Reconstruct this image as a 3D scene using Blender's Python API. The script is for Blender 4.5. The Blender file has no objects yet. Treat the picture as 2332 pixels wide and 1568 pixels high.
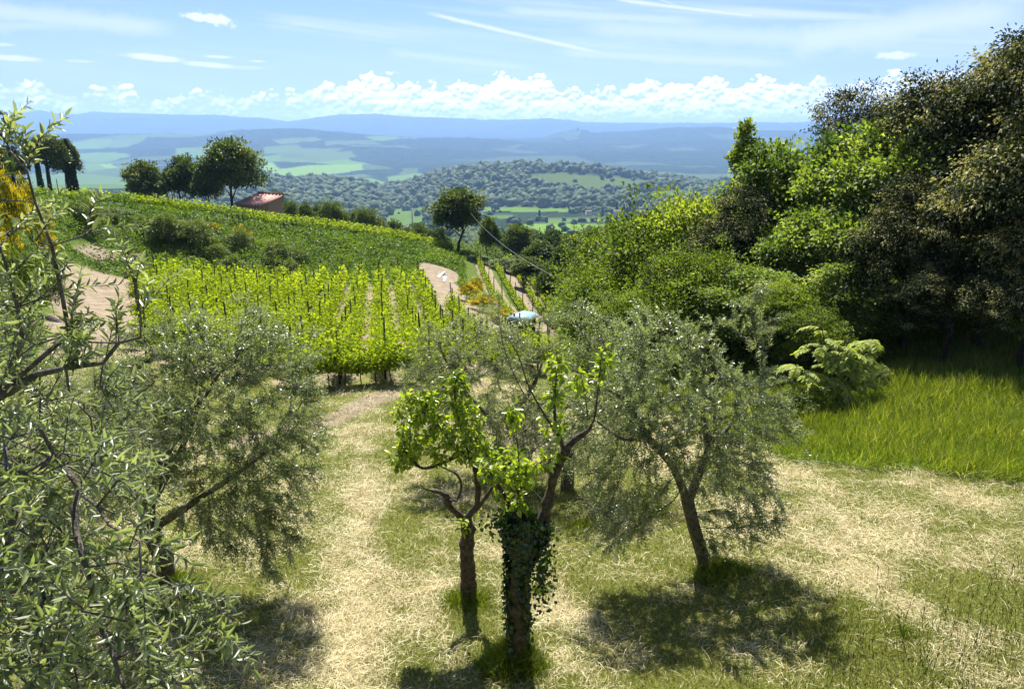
import bpy, math, random
import numpy as np
from mathutils import Vector, noise as mnoise
from mathutils.geometry import delaunay_2d_cdt
R = math.radians
sc = bpy.context.scene
# ---------------------------------------------------------------- camera
F0 = 1728.0; CX, CY = 1165.5, 784.0; PITCH = R(16)
cp, sp = math.cos(PITCH), math.sin(PITCH)
cam_d = bpy.data.cameras.new('camera'); cam = bpy.data.objects.new('camera', cam_d)
sc.collection.objects.link(cam); sc.camera = cam
cam.rotation_euler = (R(90)-PITCH, 0, 0); cam.location = (0, 0, 0)
cam_d.sensor_width = 36; cam_d.lens = 36*F0/2331; cam_d.clip_start = 0.05; cam_d.clip_end = 60000
# ---------------------------------------------------------------- render
sc.render.engine = 'CYCLES'
cy = sc.cycles
cy.max_bounces = 7; cy.diffuse_bounces = 3; cy.glossy_bounces = 2; cy.transmission_bounces = 4
cy.transparent_max_bounces = 8; cy.volume_bounces = 1
cy.use_denoising = True; cy.use_adaptive_sampling = True; cy.adaptive_threshold = 0.015
cy.sample_clamp_indirect = 6
sc.view_settings.view_transform = 'Standard'; sc.view_settings.look = 'None'
sc.view_settings.gamma = 1; sc.view_settings.exposure = 1.22
# ---------------------------------------------------------------- sun and sky
SAZ, SEL = R(-7), R(53)
sun_d = bpy.data.lights.new('sun', 'SUN'); sun = bpy.data.objects.new('sun', sun_d)
sc.collection.objects.link(sun)
sun_d.energy = 5.0; sun_d.angle = R(0.5); sun_d.color = (1.0, 0.955, 0.87)
sdir = Vector((math.sin(SAZ)*math.cos(SEL), math.cos(SAZ)*math.cos(SEL), math.sin(SEL)))
sun.rotation_euler = sdir.to_track_quat('Z', 'Y').to_euler()
sun.location = (0, 0, 60)

class NT:
    def __init__(s, nt): s.nt = nt; s.nt.nodes.clear()
    def n(s, t, **k):
        nd = s.nt.nodes.new(t)
        for a, v in k.items():
            if a.startswith('i_'):
                nm = a[2:]
                key = int(nm) if nm.isdigit() else nm.replace('_', ' ')
                s.put(nd.inputs[key], v)
            else: setattr(nd, a, v)
        return nd
    def put(s, sock, v):
        if isinstance(v, bpy.types.NodeSocket): s.nt.links.new(v, sock)
        elif isinstance(v, bpy.types.Node): s.nt.links.new(v.outputs[0], sock)
        else: sock.default_value = v
    def m(s, op, a, b=0.0, c=0.0, clamp=False):
        nd = s.nt.nodes.new('ShaderNodeMath'); nd.operation = op; nd.use_clamp = clamp
        s.put(nd.inputs[0], a); s.put(nd.inputs[1], b); s.put(nd.inputs[2], c)
        return nd.outputs[0]
    def sm(s, x, lo, hi):
        nd = s.nt.nodes.new('ShaderNodeMapRange'); nd.interpolation_type = 'SMOOTHSTEP'
        s.put(nd.inputs['Value'], x); s.put(nd.inputs['From Min'], lo); s.put(nd.inputs['From Max'], hi)
        return nd.outputs[0]
    def mix(s, f, a, b, bt='MIX'):
        nd = s.nt.nodes.new('ShaderNodeMix'); nd.data_type = 'RGBA'; nd.blend_type = bt
        s.put(nd.inputs[0], f)
        for i, v in ((6, a), (7, b)):
            if isinstance(v, tuple) and len(v) == 3: v = v + (1,)
            s.put(nd.inputs[i], v)
        return nd.outputs[2]
    def noise(s, vec, scale, det=3, rough=0.5, dist=0.0, lac=2.0):
        nd = s.n('ShaderNodeTexNoise'); s.put(nd.inputs['Vector'], vec)
        for k, v in (('Scale', scale), ('Detail', det), ('Roughness', rough), ('Distortion', dist), ('Lacunarity', lac)):
            s.put(nd.inputs[k], v)
        return nd.outputs[0]
    def comb(s, x, y, z=0.0):
        nd = s.n('ShaderNodeCombineXYZ'); s.put(nd.inputs[0], x); s.put(nd.inputs[1], y); s.put(nd.inputs[2], z)
        return nd.outputs[0]
    def link(s, a, b): s.nt.links.new(a, b)

def build_world():
    w = bpy.data.worlds.new('World'); sc.world = w; w.use_nodes = True
    t = NT(w.node_tree)
    sky = t.n('ShaderNodeTexSky', sky_type='NISHITA', sun_disc=False, sun_elevation=SEL, sun_rotation=SAZ,
              altitude=300, air_density=1.0, dust_density=0.6, ozone_density=1.4)
    tc = t.n('ShaderNodeTexCoord'); sep = t.n('ShaderNodeSeparateXYZ'); t.link(tc.outputs['Generated'], sep.inputs[0])
    X, Y, Z = sep.outputs
    D = 180/math.pi
    az = t.m('MULTIPLY', t.m('ARCTAN2', X, Y), D); el = t.m('MULTIPLY', t.m('ARCSINE', Z), D)
    P = t.comb(az, el)
    # ---- thin high cirrus veil
    c1 = t.noise(t.comb(t.m('MULTIPLY', az, 0.035), t.m('MULTIPLY', t.m('ADD', el, t.m('MULTIPLY', az, 0.05)), 0.34)), 1.0, 4, 0.5, 0.6)
    c2 = t.noise(t.comb(t.m('MULTIPLY', az, 0.03), t.m('MULTIPLY', t.m('ADD', el, t.m('MULTIPLY', az, 0.10)), 1.0)), 1.3, 4, 0.6, 0.3)
    ns1 = t.noise(P, 0.8, 3, 0.6); ns2 = t.noise(P, 1.5, 3, 0.6)
    rightw = t.sm(az, -12, 26)
    veil = t.m('MULTIPLY', t.sm(t.m('ADD', t.m('ADD', t.m('MULTIPLY', c1, 0.7), t.m('MULTIPLY', c2, 0.4)), t.m('MULTIPLY', rightw, 0.10)), 0.52, 0.80), 0.55)
    veil = t.m('MULTIPLY', veil, t.sm(el, 1.5, 6))
    # ---- contrails: soft straight streaks (az1, el1, az2, el2, half width, strength)
    def streak(a1, e1, a2, e2, hw, st):
        dx, dy = a2-a1, e2-e1; L = math.hypot(dx, dy); dx /= L; dy /= L
        rx = t.m('SUBTRACT', az, a1); ry = t.m('SUBTRACT', el, e1)
        al = t.m('DIVIDE', t.m('ADD', t.m('MULTIPLY', rx, dx), t.m('MULTIPLY', ry, dy)), L)
        ds = t.m('ABSOLUTE', t.m('SUBTRACT', t.m('MULTIPLY', rx, dy), t.m('MULTIPLY', ry, dx)))
        wv = t.m('MULTIPLY', ns1, hw*1.6)
        k = t.m('SUBTRACT', 1.0, t.sm(ds, 0.0, t.m('ADD', wv, hw*0.3)))
        k = t.m('MULTIPLY', k, t.m('MULTIPLY', t.sm(al, -0.02, 0.12), t.m('SUBTRACT', 1.0, t.sm(al, 0.75, 1.02))))
        return t.m('MULTIPLY', k, st)
    def ae(px, py):
        u = (px-CX)/F0; v = (CY-py)/F0
        x, y, z = u, cp+v*sp, -sp+v*cp; l = math.sqrt(x*x+y*y+z*z)
        return math.degrees(math.atan2(x, y)), math.degrees(math.asin(z/l))
    tot = veil
    for (x1, y1, x2, y2, hw, st) in ((965, 28, 1425, 134, 0.22, 0.75), (1390, -2, 1780, 44, 0.2, 0.75), (1480, -10, 1560, 22, 0.16, 0.4),
                                     (1130, 22, 1660, 52, 0.5, 0.45), (1250, 118, 1850, 148, 0.5, 0.4), (870, 118, 1250, 160, 0.4, 0.3),
                                     (-60, 20, 420, 70, 0.8, 0.45), (-60, 62, 330, 48, 0.5, 0.3), (1780, 100, 2400, 10, 1.5, 0.55), (1300, 60, 2200, 100, 1.0, 0.4)):
        tot = t.m('MAXIMUM', tot, streak(*ae(x1, y1), *ae(x2, y2), hw, st))
    # ---- small bright lens clouds
    def lens(px, py, rx, ry, slope, st, rag):
        a, e = ae(px, py); rx *= 0.0312; ry *= 0.0325
        x = t.m('SUBTRACT', az, a); y = t.m('ADD', t.m('SUBTRACT', el, e), t.m('MULTIPLY', x, slope))
        d = t.m('SQRT', t.m('ADD', t.m('POWER', t.m('ABSOLUTE', t.m('DIVIDE', x, rx)), 2.0), t.m('POWER', t.m('ABSOLUTE', t.m('DIVIDE', y, ry)), 2.0)))
        d = t.m('ADD', d, t.m('MULTIPLY', t.m('SUBTRACT', ns2, 0.5), rag))
        return t.m('MULTIPLY', t.m('SUBTRACT', 1.0, t.sm(d, 0.35, 1.05)), st)
    for a in ((350, 132, 75, 9, 0.06, 1.0, 0.5), (475, 148, 70, 7, 0.06, 0.85, 0.6), (497, 130, 38, 4, 0.02, 0.8, 0.5), (560, 155, 60, 5, 0.0, 0.4, 0.6),
              (587, 140, 22, 3, 0, 0.7, 0.4), (455, 41, 36, 11, 0.1, 0.95, 2.2), (495, 46, 40, 16, 0.2, 1.0, 2.2), (30, 133, 62, 7, 0.03, 0.8, 0.5), (5, 102, 28, 4, 0, 0.6, 0.4),
              (180, 140, 34, 4, 0.02, 0.5, 0.6), (2035, 127, 48, 10, 0.02, 0.9, 1.8)):
        tot = t.m('MAXIMUM', tot, lens(*a))
    # ---- the bank of cumulus over the far mountains
    def shape(daz, de):
        q = t.comb(t.m('ADD', az, daz), t.m('MULTIPLY', t.m('ADD', el, de), 1.35), 3.7)
        vo = t.n('ShaderNodeTexVoronoi', feature='F1', voronoi_dimensions='2D')
        wq = t.nt.nodes.new('ShaderNodeVectorMath'); wq.operation = 'ADD'
        nz = t.n('ShaderNodeTexNoise'); t.put(nz.inputs['Vector'], q); t.put(nz.inputs['Scale'], 1.3); t.put(nz.inputs['Detail'], 4)
        ms = t.nt.nodes.new('ShaderNodeVectorMath'); ms.operation = 'SCALE'; ms.inputs['Scale'].default_value = 0.55
        t.link(nz.outputs['Color'], ms.inputs[0]); t.link(q, wq.inputs[0]); t.link(ms.outputs[0], wq.inputs[1])
        t.link(wq.outputs[0], vo.inputs['Vector']); vo.inputs['Scale'].default_value = 0.62
        vo2 = t.n('ShaderNodeTexVoronoi', feature='F1', voronoi_dimensions='2D'); t.link(wq.outputs[0], vo2.inputs['Vector'])
        vo2.inputs['Scale'].default_value = 2.1
        f = t.noise(q, 3.2, 4, 0.6)
        b = t.m('SUBTRACT', 1.15, t.m('ADD', t.m('MULTIPLY', vo.outputs[0], 0.95), t.m('MULTIPLY', vo2.outputs[0], 0.5)))
        return t.m('ADD', b, t.m('MULTIPLY', t.m('SUBTRACT', f, 0.5), 0.5))
    s0 = shape(0.0, 0.0); s1 = shape(-0.06, 0.22)
    cr = t.nt.nodes.new('ShaderNodeFloatCurve'); t.put(cr.inputs['Value'], t.m('DIVIDE', t.m('ADD', az, 40.0), 80.0))
    prof = ((-60, 2.1), (100, 2.6), (170, 2.0), (290, 2.5), (330, 1.6), (480, 2.1), (600, 1.9), (680, 2.3), (790, 2.9), (845, 3.3), (950, 2.7), (1050, 2.8),
            (1180, 3.35), (1260, 2.9), (1330, 2.2), (1400, 2.5), (1500, 2.9), (1620, 3.1), (1680, 2.8), (1745, 3.05), (1800, 2.6), (1860, 2.8), (1920, 2.6), (2030, 3.2), (2150, 3.3), (2400, 3.0))
    cv = cr.mapping.curves[0]
    pts = [((ae(px, 220)[0]+40)/80, h/5) for px, h in prof]
    cv.points[0].location = (0.0, 0.4); cv.points[1].location = (1.0, 0.55)
    for p in pts: cv.points.new(*p)
    cr.mapping.update()
    top = t.m('MULTIPLY', cr.outputs[0], 5.0)
    edge = t.m('ADD', t.m('SUBTRACT', top, el), t.m('MULTIPLY', t.m('SUBTRACT', s0, 0.58), 1.25))
    dens = t.m('MULTIPLY', t.sm(edge, -0.16, 0.06), t.sm(el, 0.2, 1.1))
    solid = t.m('MULTIPLY', t.sm(az, -17, -9), 1.0)
    faint = t.m('ADD', t.m('MULTIPLY', t.sm(s0, 0.45, 1.0), 0.6), 0.22)
    fadeR = t.m('SUBTRACT', 1.0, t.m('MULTIPLY', t.sm(az, 17, 22), 0.35))
    dens = t.m('MULTIPLY', t.m('MULTIPLY', dens, fadeR), t.mix(solid, (0, 0, 0), (1, 1, 1)) if False else t.m('ADD', t.m('MULTIPLY', solid, 0.98), t.m('MULTIPLY', t.m('SUBTRACT', 1.0, solid), faint)))
    lit = t.m('ADD', t.m('MULTIPLY', t.m('SUBTRACT', s0, s1), 2.2), t.m('ADD', 0.45, t.m('MULTIPLY', t.sm(el, 0.9, 2.8), 0.35)), clamp=True)
    ccol = t.mix(lit, (0.42, 0.53, 0.74), (1.0, 1.0, 1.0))
    sk = t.n('ShaderNodeHueSaturation'); t.put(sk.inputs['Color'], sky.outputs[0]); sk.inputs['Saturation'].default_value = SKY_SAT
    skys = t.nt.nodes.new('ShaderNodeVectorMath'); skys.operation = 'SCALE'; t.link(sk.outputs[0], skys.inputs[0]); skys.inputs['Scale'].default_value = SKY_S
    tin = t.mix(1.0, skys.outputs[0], SKY_T, 'MULTIPLY')
    low = t.mix(t.m('MULTIPLY', t.m('SUBTRACT', 1.0, t.sm(el, 1.0, 12.0)), 0.6), tin, (0.25, 0.345, 0.48))
    c = t.mix(tot, low, CLOUD_C)
    bg = t.n('ShaderNodeBackground'); t.link(c, bg.inputs[0]); bg.inputs[1].default_value = 1.0
    c2 = t.mix(dens, c, t.mix(1.0, ccol, (CLOUD_K,)*3, 'MULTIPLY'))
    bg2 = t.n('ShaderNodeBackground'); t.link(c2, bg2.inputs[0])
    band = t.m('MULTIPLY', t.m('MULTIPLY', t.m('GREATER_THAN', el, 0.3), t.m('LESS_THAN', el, 6.0)), t.m('LESS_THAN', t.m('ABSOLUTE', az), 60.0))
    ms = t.n('ShaderNodeMixShader'); t.put(ms.inputs[0], band); t.link(bg.outputs[0], ms.inputs[1]); t.link(bg2.outputs[0], ms.inputs[2])
    o = t.n('ShaderNodeOutputWorld'); t.link(ms.outputs[0], o.inputs[0])
    w.cycles.sampling_method = 'MANUAL'; w.cycles.sample_map_resolution = 256
SKY_S, SKY_SAT, CLOUD_C, CLOUD_K, SKY_T = 0.056, 1.1, (0.44, 0.47, 0.51), 0.70, (0.60, 0.71, 1.08)
build_world()
import time as _t
T0 = _t.time()
def lap(s): print('LAP', s, round(_t.time()-T0, 1))
rng = np.random.default_rng(7)
random.seed(7)
# ---------------------------------------------------------------- helpers
COL = sc.collection
def tag(o, label=None, cat=None, group=None, kind=None):
    if label: o['label'] = label
    if cat: o['category'] = cat
    if group: o['group'] = group
    if kind: o['kind'] = kind
    return o
def empty(name, loc=(0, 0, 0), rz=0.0, s=1.0):
    o = bpy.data.objects.new(name, None); COL.objects.link(o)
    o.location = loc; o.rotation_euler = (0, 0, rz); o.scale = (s,)*3 if np.isscalar(s) else s
    return o
def copy_tree(root):
    r = root.copy(); COL.objects.link(r)
    for ch in root.children:
        c = ch.copy(); COL.objects.link(c); c.parent = r
        for g in ch.children:
            d = g.copy(); COL.objects.link(d); d.parent = c
    return r
def mk(name, V, faces, mat, parent=None, attrs=None, smooth=False):
    """faces: list of int arrays (n,k)."""
    me = bpy.data.meshes.new(name)
    V = np.asarray(V, np.float32).reshape(-1, 3)
    if not isinstance(faces, list): faces = [faces]
    faces = [np.asarray(f, np.int32) for f in faces if len(f)]
    li = np.concatenate([f.ravel() for f in faces]); tot = np.concatenate([np.full(len(f), f.shape[1], np.int32) for f in faces])
    me.vertices.add(len(V)); me.vertices.foreach_set('co', V.ravel())
    me.loops.add(len(li)); me.loops.foreach_set('vertex_index', li)
    me.polygons.add(len(tot)); me.polygons.foreach_set('loop_start', np.concatenate([[0], np.cumsum(tot)[:-1]]).astype(np.int32))
    if smooth: me.polygons.foreach_set('use_smooth', np.ones(len(tot), bool))
    me.update(calc_edges=True)
    for k, a in (attrs or {}).items():
        at = me.attributes.new(k, 'FLOAT', 'POINT'); at.data.foreach_set('value', np.asarray(a, np.float32))
    me.materials.append(mat)
    o = bpy.data.objects.new(name, me); COL.objects.link(o)
    if parent is not None: o.parent = parent
    return o
class Bag:
    """collects geometry for one mesh"""
    def __init__(s): s.V = []; s.F = {}; s.A = []; s.n = 0
    def add(s, V, F, a=0.5):
        V = np.asarray(V, float).reshape(-1, 3)
        for f in (F if isinstance(F, list) else [F]):
            f = np.asarray(f)
            if len(f): s.F.setdefault(f.shape[1], []).append(f+s.n)
        s.V.append(V); s.A.append(np.full(len(V), a) if np.isscalar(a) else np.asarray(a)); s.n += len(V)
    def box(s, c, d, rz=0.0, a=0.5):
        x, y, z = np.array(d)/2
        V = np.array([[i*x, j*y, k*z] for k in (-1, 1) for j in (-1, 1) for i in (-1, 1)])
        cs, sn = math.cos(rz), math.sin(rz); V = np.c_[V[:, 0]*cs-V[:, 1]*sn, V[:, 0]*sn+V[:, 1]*cs, V[:, 2]]+np.array(c)
        s.add(V, np.array([[0, 2, 3, 1], [4, 5, 7, 6], [0, 1, 5, 4], [2, 6, 7, 3], [0, 4, 6, 2], [1, 3, 7, 5]]), a)
    def build(s, name, mat, parent=None, smooth=False):
        return mk(name, np.concatenate(s.V), [np.concatenate(f) for f in s.F.values()], mat, parent, {'v': np.concatenate(s.A)}, smooth)
def unit(v): return v/np.maximum(np.linalg.norm(v, axis=-1, keepdims=True), 1e-9)
def frame(d):
    ref = np.where(np.abs(d[:, 2:3]) > 0.9, np.array([[1.0, 0, 0]]), np.array([[0, 0, 1.0]]))
    s = unit(np.cross(d, ref)); return s, np.cross(s, d)
def tube(pts, rad, k=6):
    pts = np.asarray(pts, float); n = len(pts); rad = np.full(n, rad) if np.isscalar(rad) else np.asarray(rad)
    d = np.gradient(pts, axis=0); d = unit(d)
    s = unit(np.cross(d, np.array([[0.13, 0.31, 0.94]]))); t = np.cross(s, d)
    a = np.arange(k)/k*2*math.pi
    V = pts[:, None]+rad[:, None, None]*(s[:, None]*np.cos(a)[None, :, None]+t[:, None]*np.sin(a)[None, :, None])
    i = np.arange(n-1)[:, None]*k; j = np.arange(k)[None]; j2 = (j+1) % k
    F = np.stack([i+j, i+j2, i+k+j2, i+k+j], -1).reshape(-1, 4)
    return V.reshape(-1, 3), [F, np.array([list(range(k))[::-1]]), np.array([[(n-1)*k+q for q in range(k)]])]
def segs(A, B, ra, rb, k=4):
    """many independent tapered sticks, vectorised"""
    n = len(A); d = unit(B-A); s, t = frame(d); a = np.arange(k)/k*2*math.pi
    o = s[:, None]*np.cos(a)[None, :, None]+t[:, None]*np.sin(a)[None, :, None]
    ra = np.broadcast_to(ra, n)[:, None, None]; rb = np.broadcast_to(rb, n)[:, None, None]
    V = np.concatenate([A[:, None]+o*ra, B[:, None]+o*rb], 1).reshape(-1, 3)
    j = np.arange(k); j2 = (j+1) % k
    f = np.stack([j, j2, k+j2, k+j], -1)
    return V, (f[None]+(np.arange(n)*2*k)[:, None, None]).reshape(-1, 4)
def leafs(P, D, N, L, W, bent=True, fold=0.25, droop=0.15):
    """leaf blades: P base, D direction, N upper side, L length, W width"""
    n = len(P); S = unit(np.cross(D, N)); N = np.cross(S, D)
    L = np.broadcast_to(L, n)[:, None]; W = np.broadcast_to(W, n)[:, None]
    if not bent:
        m = P+D*L*0.5+N*W*fold
        V = np.stack([P, m+S*W*0.5, P+D*L-N*L*droop, m-S*W*0.5], 1).reshape(-1, 3)
        F = np.arange(n*4).reshape(-1, 4); return V, F, 4
    up = N*W*fold
    V = np.stack([P, P+D*L*0.3+S*W*0.5+up, P+D*L*0.68+S*W*0.42+up-N*L*droop*0.4, P+D*L-N*L*droop,
                  P+D*L*0.68-S*W*0.42+up-N*L*droop*0.4, P+D*L*0.3-S*W*0.5+up], 1).reshape(-1, 3)
    b = (np.arange(n)*6)[:, None]
    F = np.concatenate([b+np.array([[0, 1, 2, 3]]), b+np.array([[0, 3, 4, 5]])])
    return V, F, 6
def rdir(n, g=rng): return unit(g.normal(size=(n, 3)))
def smst(x, a, b):
    t = np.clip((np.asarray(x, float)-a)/(b-a), 0, 1); return t*t*(3-2*t)
def fnoise(x, y, s, seed=0, oct=3):
    """cheap smooth value noise (vectorised), about -1..1"""
    x = np.asarray(x, float); y = np.asarray(y, float); out = 0; amp = 1; tot = 0
    for o in range(oct):
        X = x/s+17.3*o+seed*7.1; Y = y/s-9.7*o+seed*3.3
        xi = np.floor(X).astype(np.int64); yi = np.floor(Y).astype(np.int64); fx = X-xi; fy = Y-yi
        fx = fx*fx*(3-2*fx); fy = fy*fy*(3-2*fy)
        def h(a, b):
            q = (a*374761393+b*668265263+seed*1442695+o*97) & 0x7fffffff; q = ((q ^ (q >> 13))*1274126177) & 0x7fffffff
            return ((q ^ (q >> 16)) & 0xffff)/32767.5-1
        v = (h(xi, yi)*(1-fx)+h(xi+1, yi)*fx)*(1-fy)+(h(xi, yi+1)*(1-fx)+h(xi+1, yi+1)*fx)*fy
        out = out+v*amp; tot += amp; amp *= 0.5; s = s/2
    return out/tot
# a point of the place, given the direction it is seen in and its distance ahead
def at(px, py, Y):
    u = (px-CX)/F0; w = (CY-py)/F0; q = Y/(cp+w*sp)
    return np.array([u*q, Y, (-sp+w*cp)*q])
def zpy(py, Y): return at(CX, py, Y)[2]
def proj(x, y, z):
    d = y*cp-z*sp; return CX+F0*x/d, CY-F0*(y*sp+z*cp)/d
# ---------------------------------------------------------------- terrain: near part from surveyed break lines
LN = lambda x, y: -(5.2+0.14*y)+0.07*max(x, 0)
PT = []; ED = []
def line(ps, br=True):
    i0 = len(PT); PT.extend([np.array(p, float) for p in ps])
    if br: ED.extend([(i0+i, i0+i+1) for i in range(len(ps)-1)])
line([(-90, -30, -1.5), (0, -30, -1.5), (90, -30, -1.5)], False)
line([(-90, 0.9, -1.7), (-10, 1.0, -1.7), (0, 1.0, -1.7), (12, 1.0, -1.7), (90, 0.9, 2)])
line([(-90, 4, -3.5), (-16, 3.5, -5.4)], False)
line([(-10, 3.2, -5.6)] + [(x, 3.2, LN(x, 3.2)) for x in (0, 6)] + [(11, 3.4, -4.6), (20, 5, -1), (90, 5, 3)])
line([(x, y, LN(x, y)) for x in (-12, -6, 0, 5.5) for y in (8, 12.5, 15.5)], False)
line([(-7, 19, LN(0, 19)), (-2, 20, LN(0, 20)), (4, 20, LN(0, 20))], False)
line([at(770, 888, 24), at(910, 880, 25), (1.8, 27, -9.2)])
line([at(2560, 1150, 11.5), at(2331, 1110, 12.5), at(1950, 1072, 14.5), at(1790, 1050, 15.5)])
line([at(2000, 850, 22), at(2331, 760, 23), (25, 22, -3.5), (45, 20, 1)])
line([at(1850, 930, 19.5), (6, 26, -9), (12, 34, -9), (25, 36, -5), (50, 40, 0)], False)
# vineyard terrace and road
line([at(180, 628, 54), at(300, 636, 56.5), at(600, 646, 60), at(950, 645, 64), at(985, 612, 71)])
line([at(120, 650, 46), at(155, 720, 38), at(150, 800, 31), (-19, 24, -8.2), (-17, 14, -6.8), (-16, 6, -5.8)])
line([at(330, 795, 31), at(560, 835, 26.5), at(1110, 790, 40), at(1270, 825, 32), at(700, 745, 40)], False)
line([at(985, 650, 60), at(1080, 722, 47), at(1175, 790, 44)])
# banks
line([(-17, -2, -2.5), (-21, 8, -4), (-26, 20, -5), (-29, 34, -5.2), at(0, 450, 48), at(60, 462, 58), at(120, 456, 66), at(200, 462, 71), at(400, 478, 73), at(600, 514, 74.5),
      at(750, 527, 78), at(900, 549, 81), at(1030, 569, 84)])
line([(-60, 20, -3.5), (-60, 60, -4), (-90, 60, -4), (-90, 120, -8), (-90, 20, -3)], False)
line([at(110, 450, 98), at(300, 470, 104), at(430, 482, 107), at(600, 506, 105), at(870, 538, 103), at(1000, 566, 97)])
line([at(1045, 580, 88), at(1110, 600, 86), at(1200, 625, 85), at(1255, 735, 58), at(1290, 790, 44)])
line([at(1060, 625, 76), at(1130, 700, 60), at(1190, 745, 52)], False)
line([(8, 34, -14.5), (12, 60, -19), (15, 90, -24), (22, 130, -31)])
line([(25, 60, -14), (45, 90, -18), (60, 130, -26), (90, 60, -5), (90, 130, -18), (60, 30, 0)], False)
line([(-120, 150, -26), (-50, 150, -30), (-10, 150, -33), (10, 150, -34), (60, 150, -32), (120, 150, -25)], False)
line([(-120, -30, -1), (120, -30, 2), (120, 40, 4), (-120, 60, -4)], False)
PTS = np.array(PT)
_r = delaunay_2d_cdt([Vector(p[:2]) for p in PT], ED, [], 0, 1e-4)
_v = np.array([tuple(v) for v in _r[0]]); _orig = _r[3]
_z = np.array([PTS[o[0]][2] if len(o) else PTS[np.argmin(((PTS[:, :2]-_v[i])**2).sum(1))][2] for i, o in enumerate(_orig)])
gx = np.arange(-120, 120.01, 0.5); gy = np.arange(-30, 150.01, 0.5)
GX, GY = np.meshgrid(gx, gy); GZ = np.full(GX.shape, np.nan)
for tri in _r[2]:
    a, b, c = (_v[i] for i in tri); za, zb, zc = (_z[i] for i in tri)
    x0, x1 = min(a[0], b[0], c[0]), max(a[0], b[0], c[0]); y0, y1 = min(a[1], b[1], c[1]), max(a[1], b[1], c[1])
    ix = slice(max(0, int((x0+120)/0.5)), int((x1+120)/0.5)+2); iy = slice(max(0, int((y0+30)/0.5)), int((y1+30)/0.5)+2)
    X, Y = GX[iy, ix], GY[iy, ix]; d = (b[1]-c[1])*(a[0]-c[0])+(c[0]-b[0])*(a[1]-c[1])
    if abs(d) < 1e-9: continue
    l1 = ((b[1]-c[1])*(X-c[0])+(c[0]-b[0])*(Y-c[1]))/d; l2 = ((c[1]-a[1])*(X-c[0])+(a[0]-c[0])*(Y-c[1]))/d; l3 = 1-l1-l2
    ok = (l1 > -1e-6) & (l2 > -1e-6) & (l3 > -1e-6); z = l1*za+l2*zb+l3*zc
    GZ[iy, ix] = np.where(ok, z, GZ[iy, ix])
m = np.isnan(GZ); GZ[m] = -8
def blur(Z, s):
    k = np.exp(-0.5*(np.arange(-3*s, 3*s+1)/s)**2); k /= k.sum(); p = len(k)//2
    Zp = np.pad(Z, ((p, p), (0, 0)), 'edge'); Z = sum(k[i]*Zp[i:i+Z.shape[0]] for i in range(len(k)))
    Zp = np.pad(Z, ((0, 0), (p, p)), 'edge'); return sum(k[i]*Zp[:, i:i+Z.shape[1]] for i in range(len(k)))
Zs = blur(GZ, 2); Zw = blur(GZ, 5)
wf = smst(GY, 20, 45); GZ2 = np.where(GY < 6, blur(GZ, 1), Zs)*(1)+0
GZ2 = GZ2*(1-wf*0.5)+Zw*wf*0.5
def near_z(x, y):
    fx = np.clip((np.asarray(x, float)+120)/0.5, 0, len(gx)-1.001); fy = np.clip((np.asarray(y, float)+30)/0.5, 0, len(gy)-1.001)
    i = fx.astype(int); j = fy.astype(int); fx = fx-i; fy = fy-j
    return (GZ2[j, i]*(1-fx)+GZ2[j, i+1]*fx)*(1-fy)+(GZ2[j+1, i]*(1-fx)+GZ2[j+1, i+1]*fx)*fy
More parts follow.
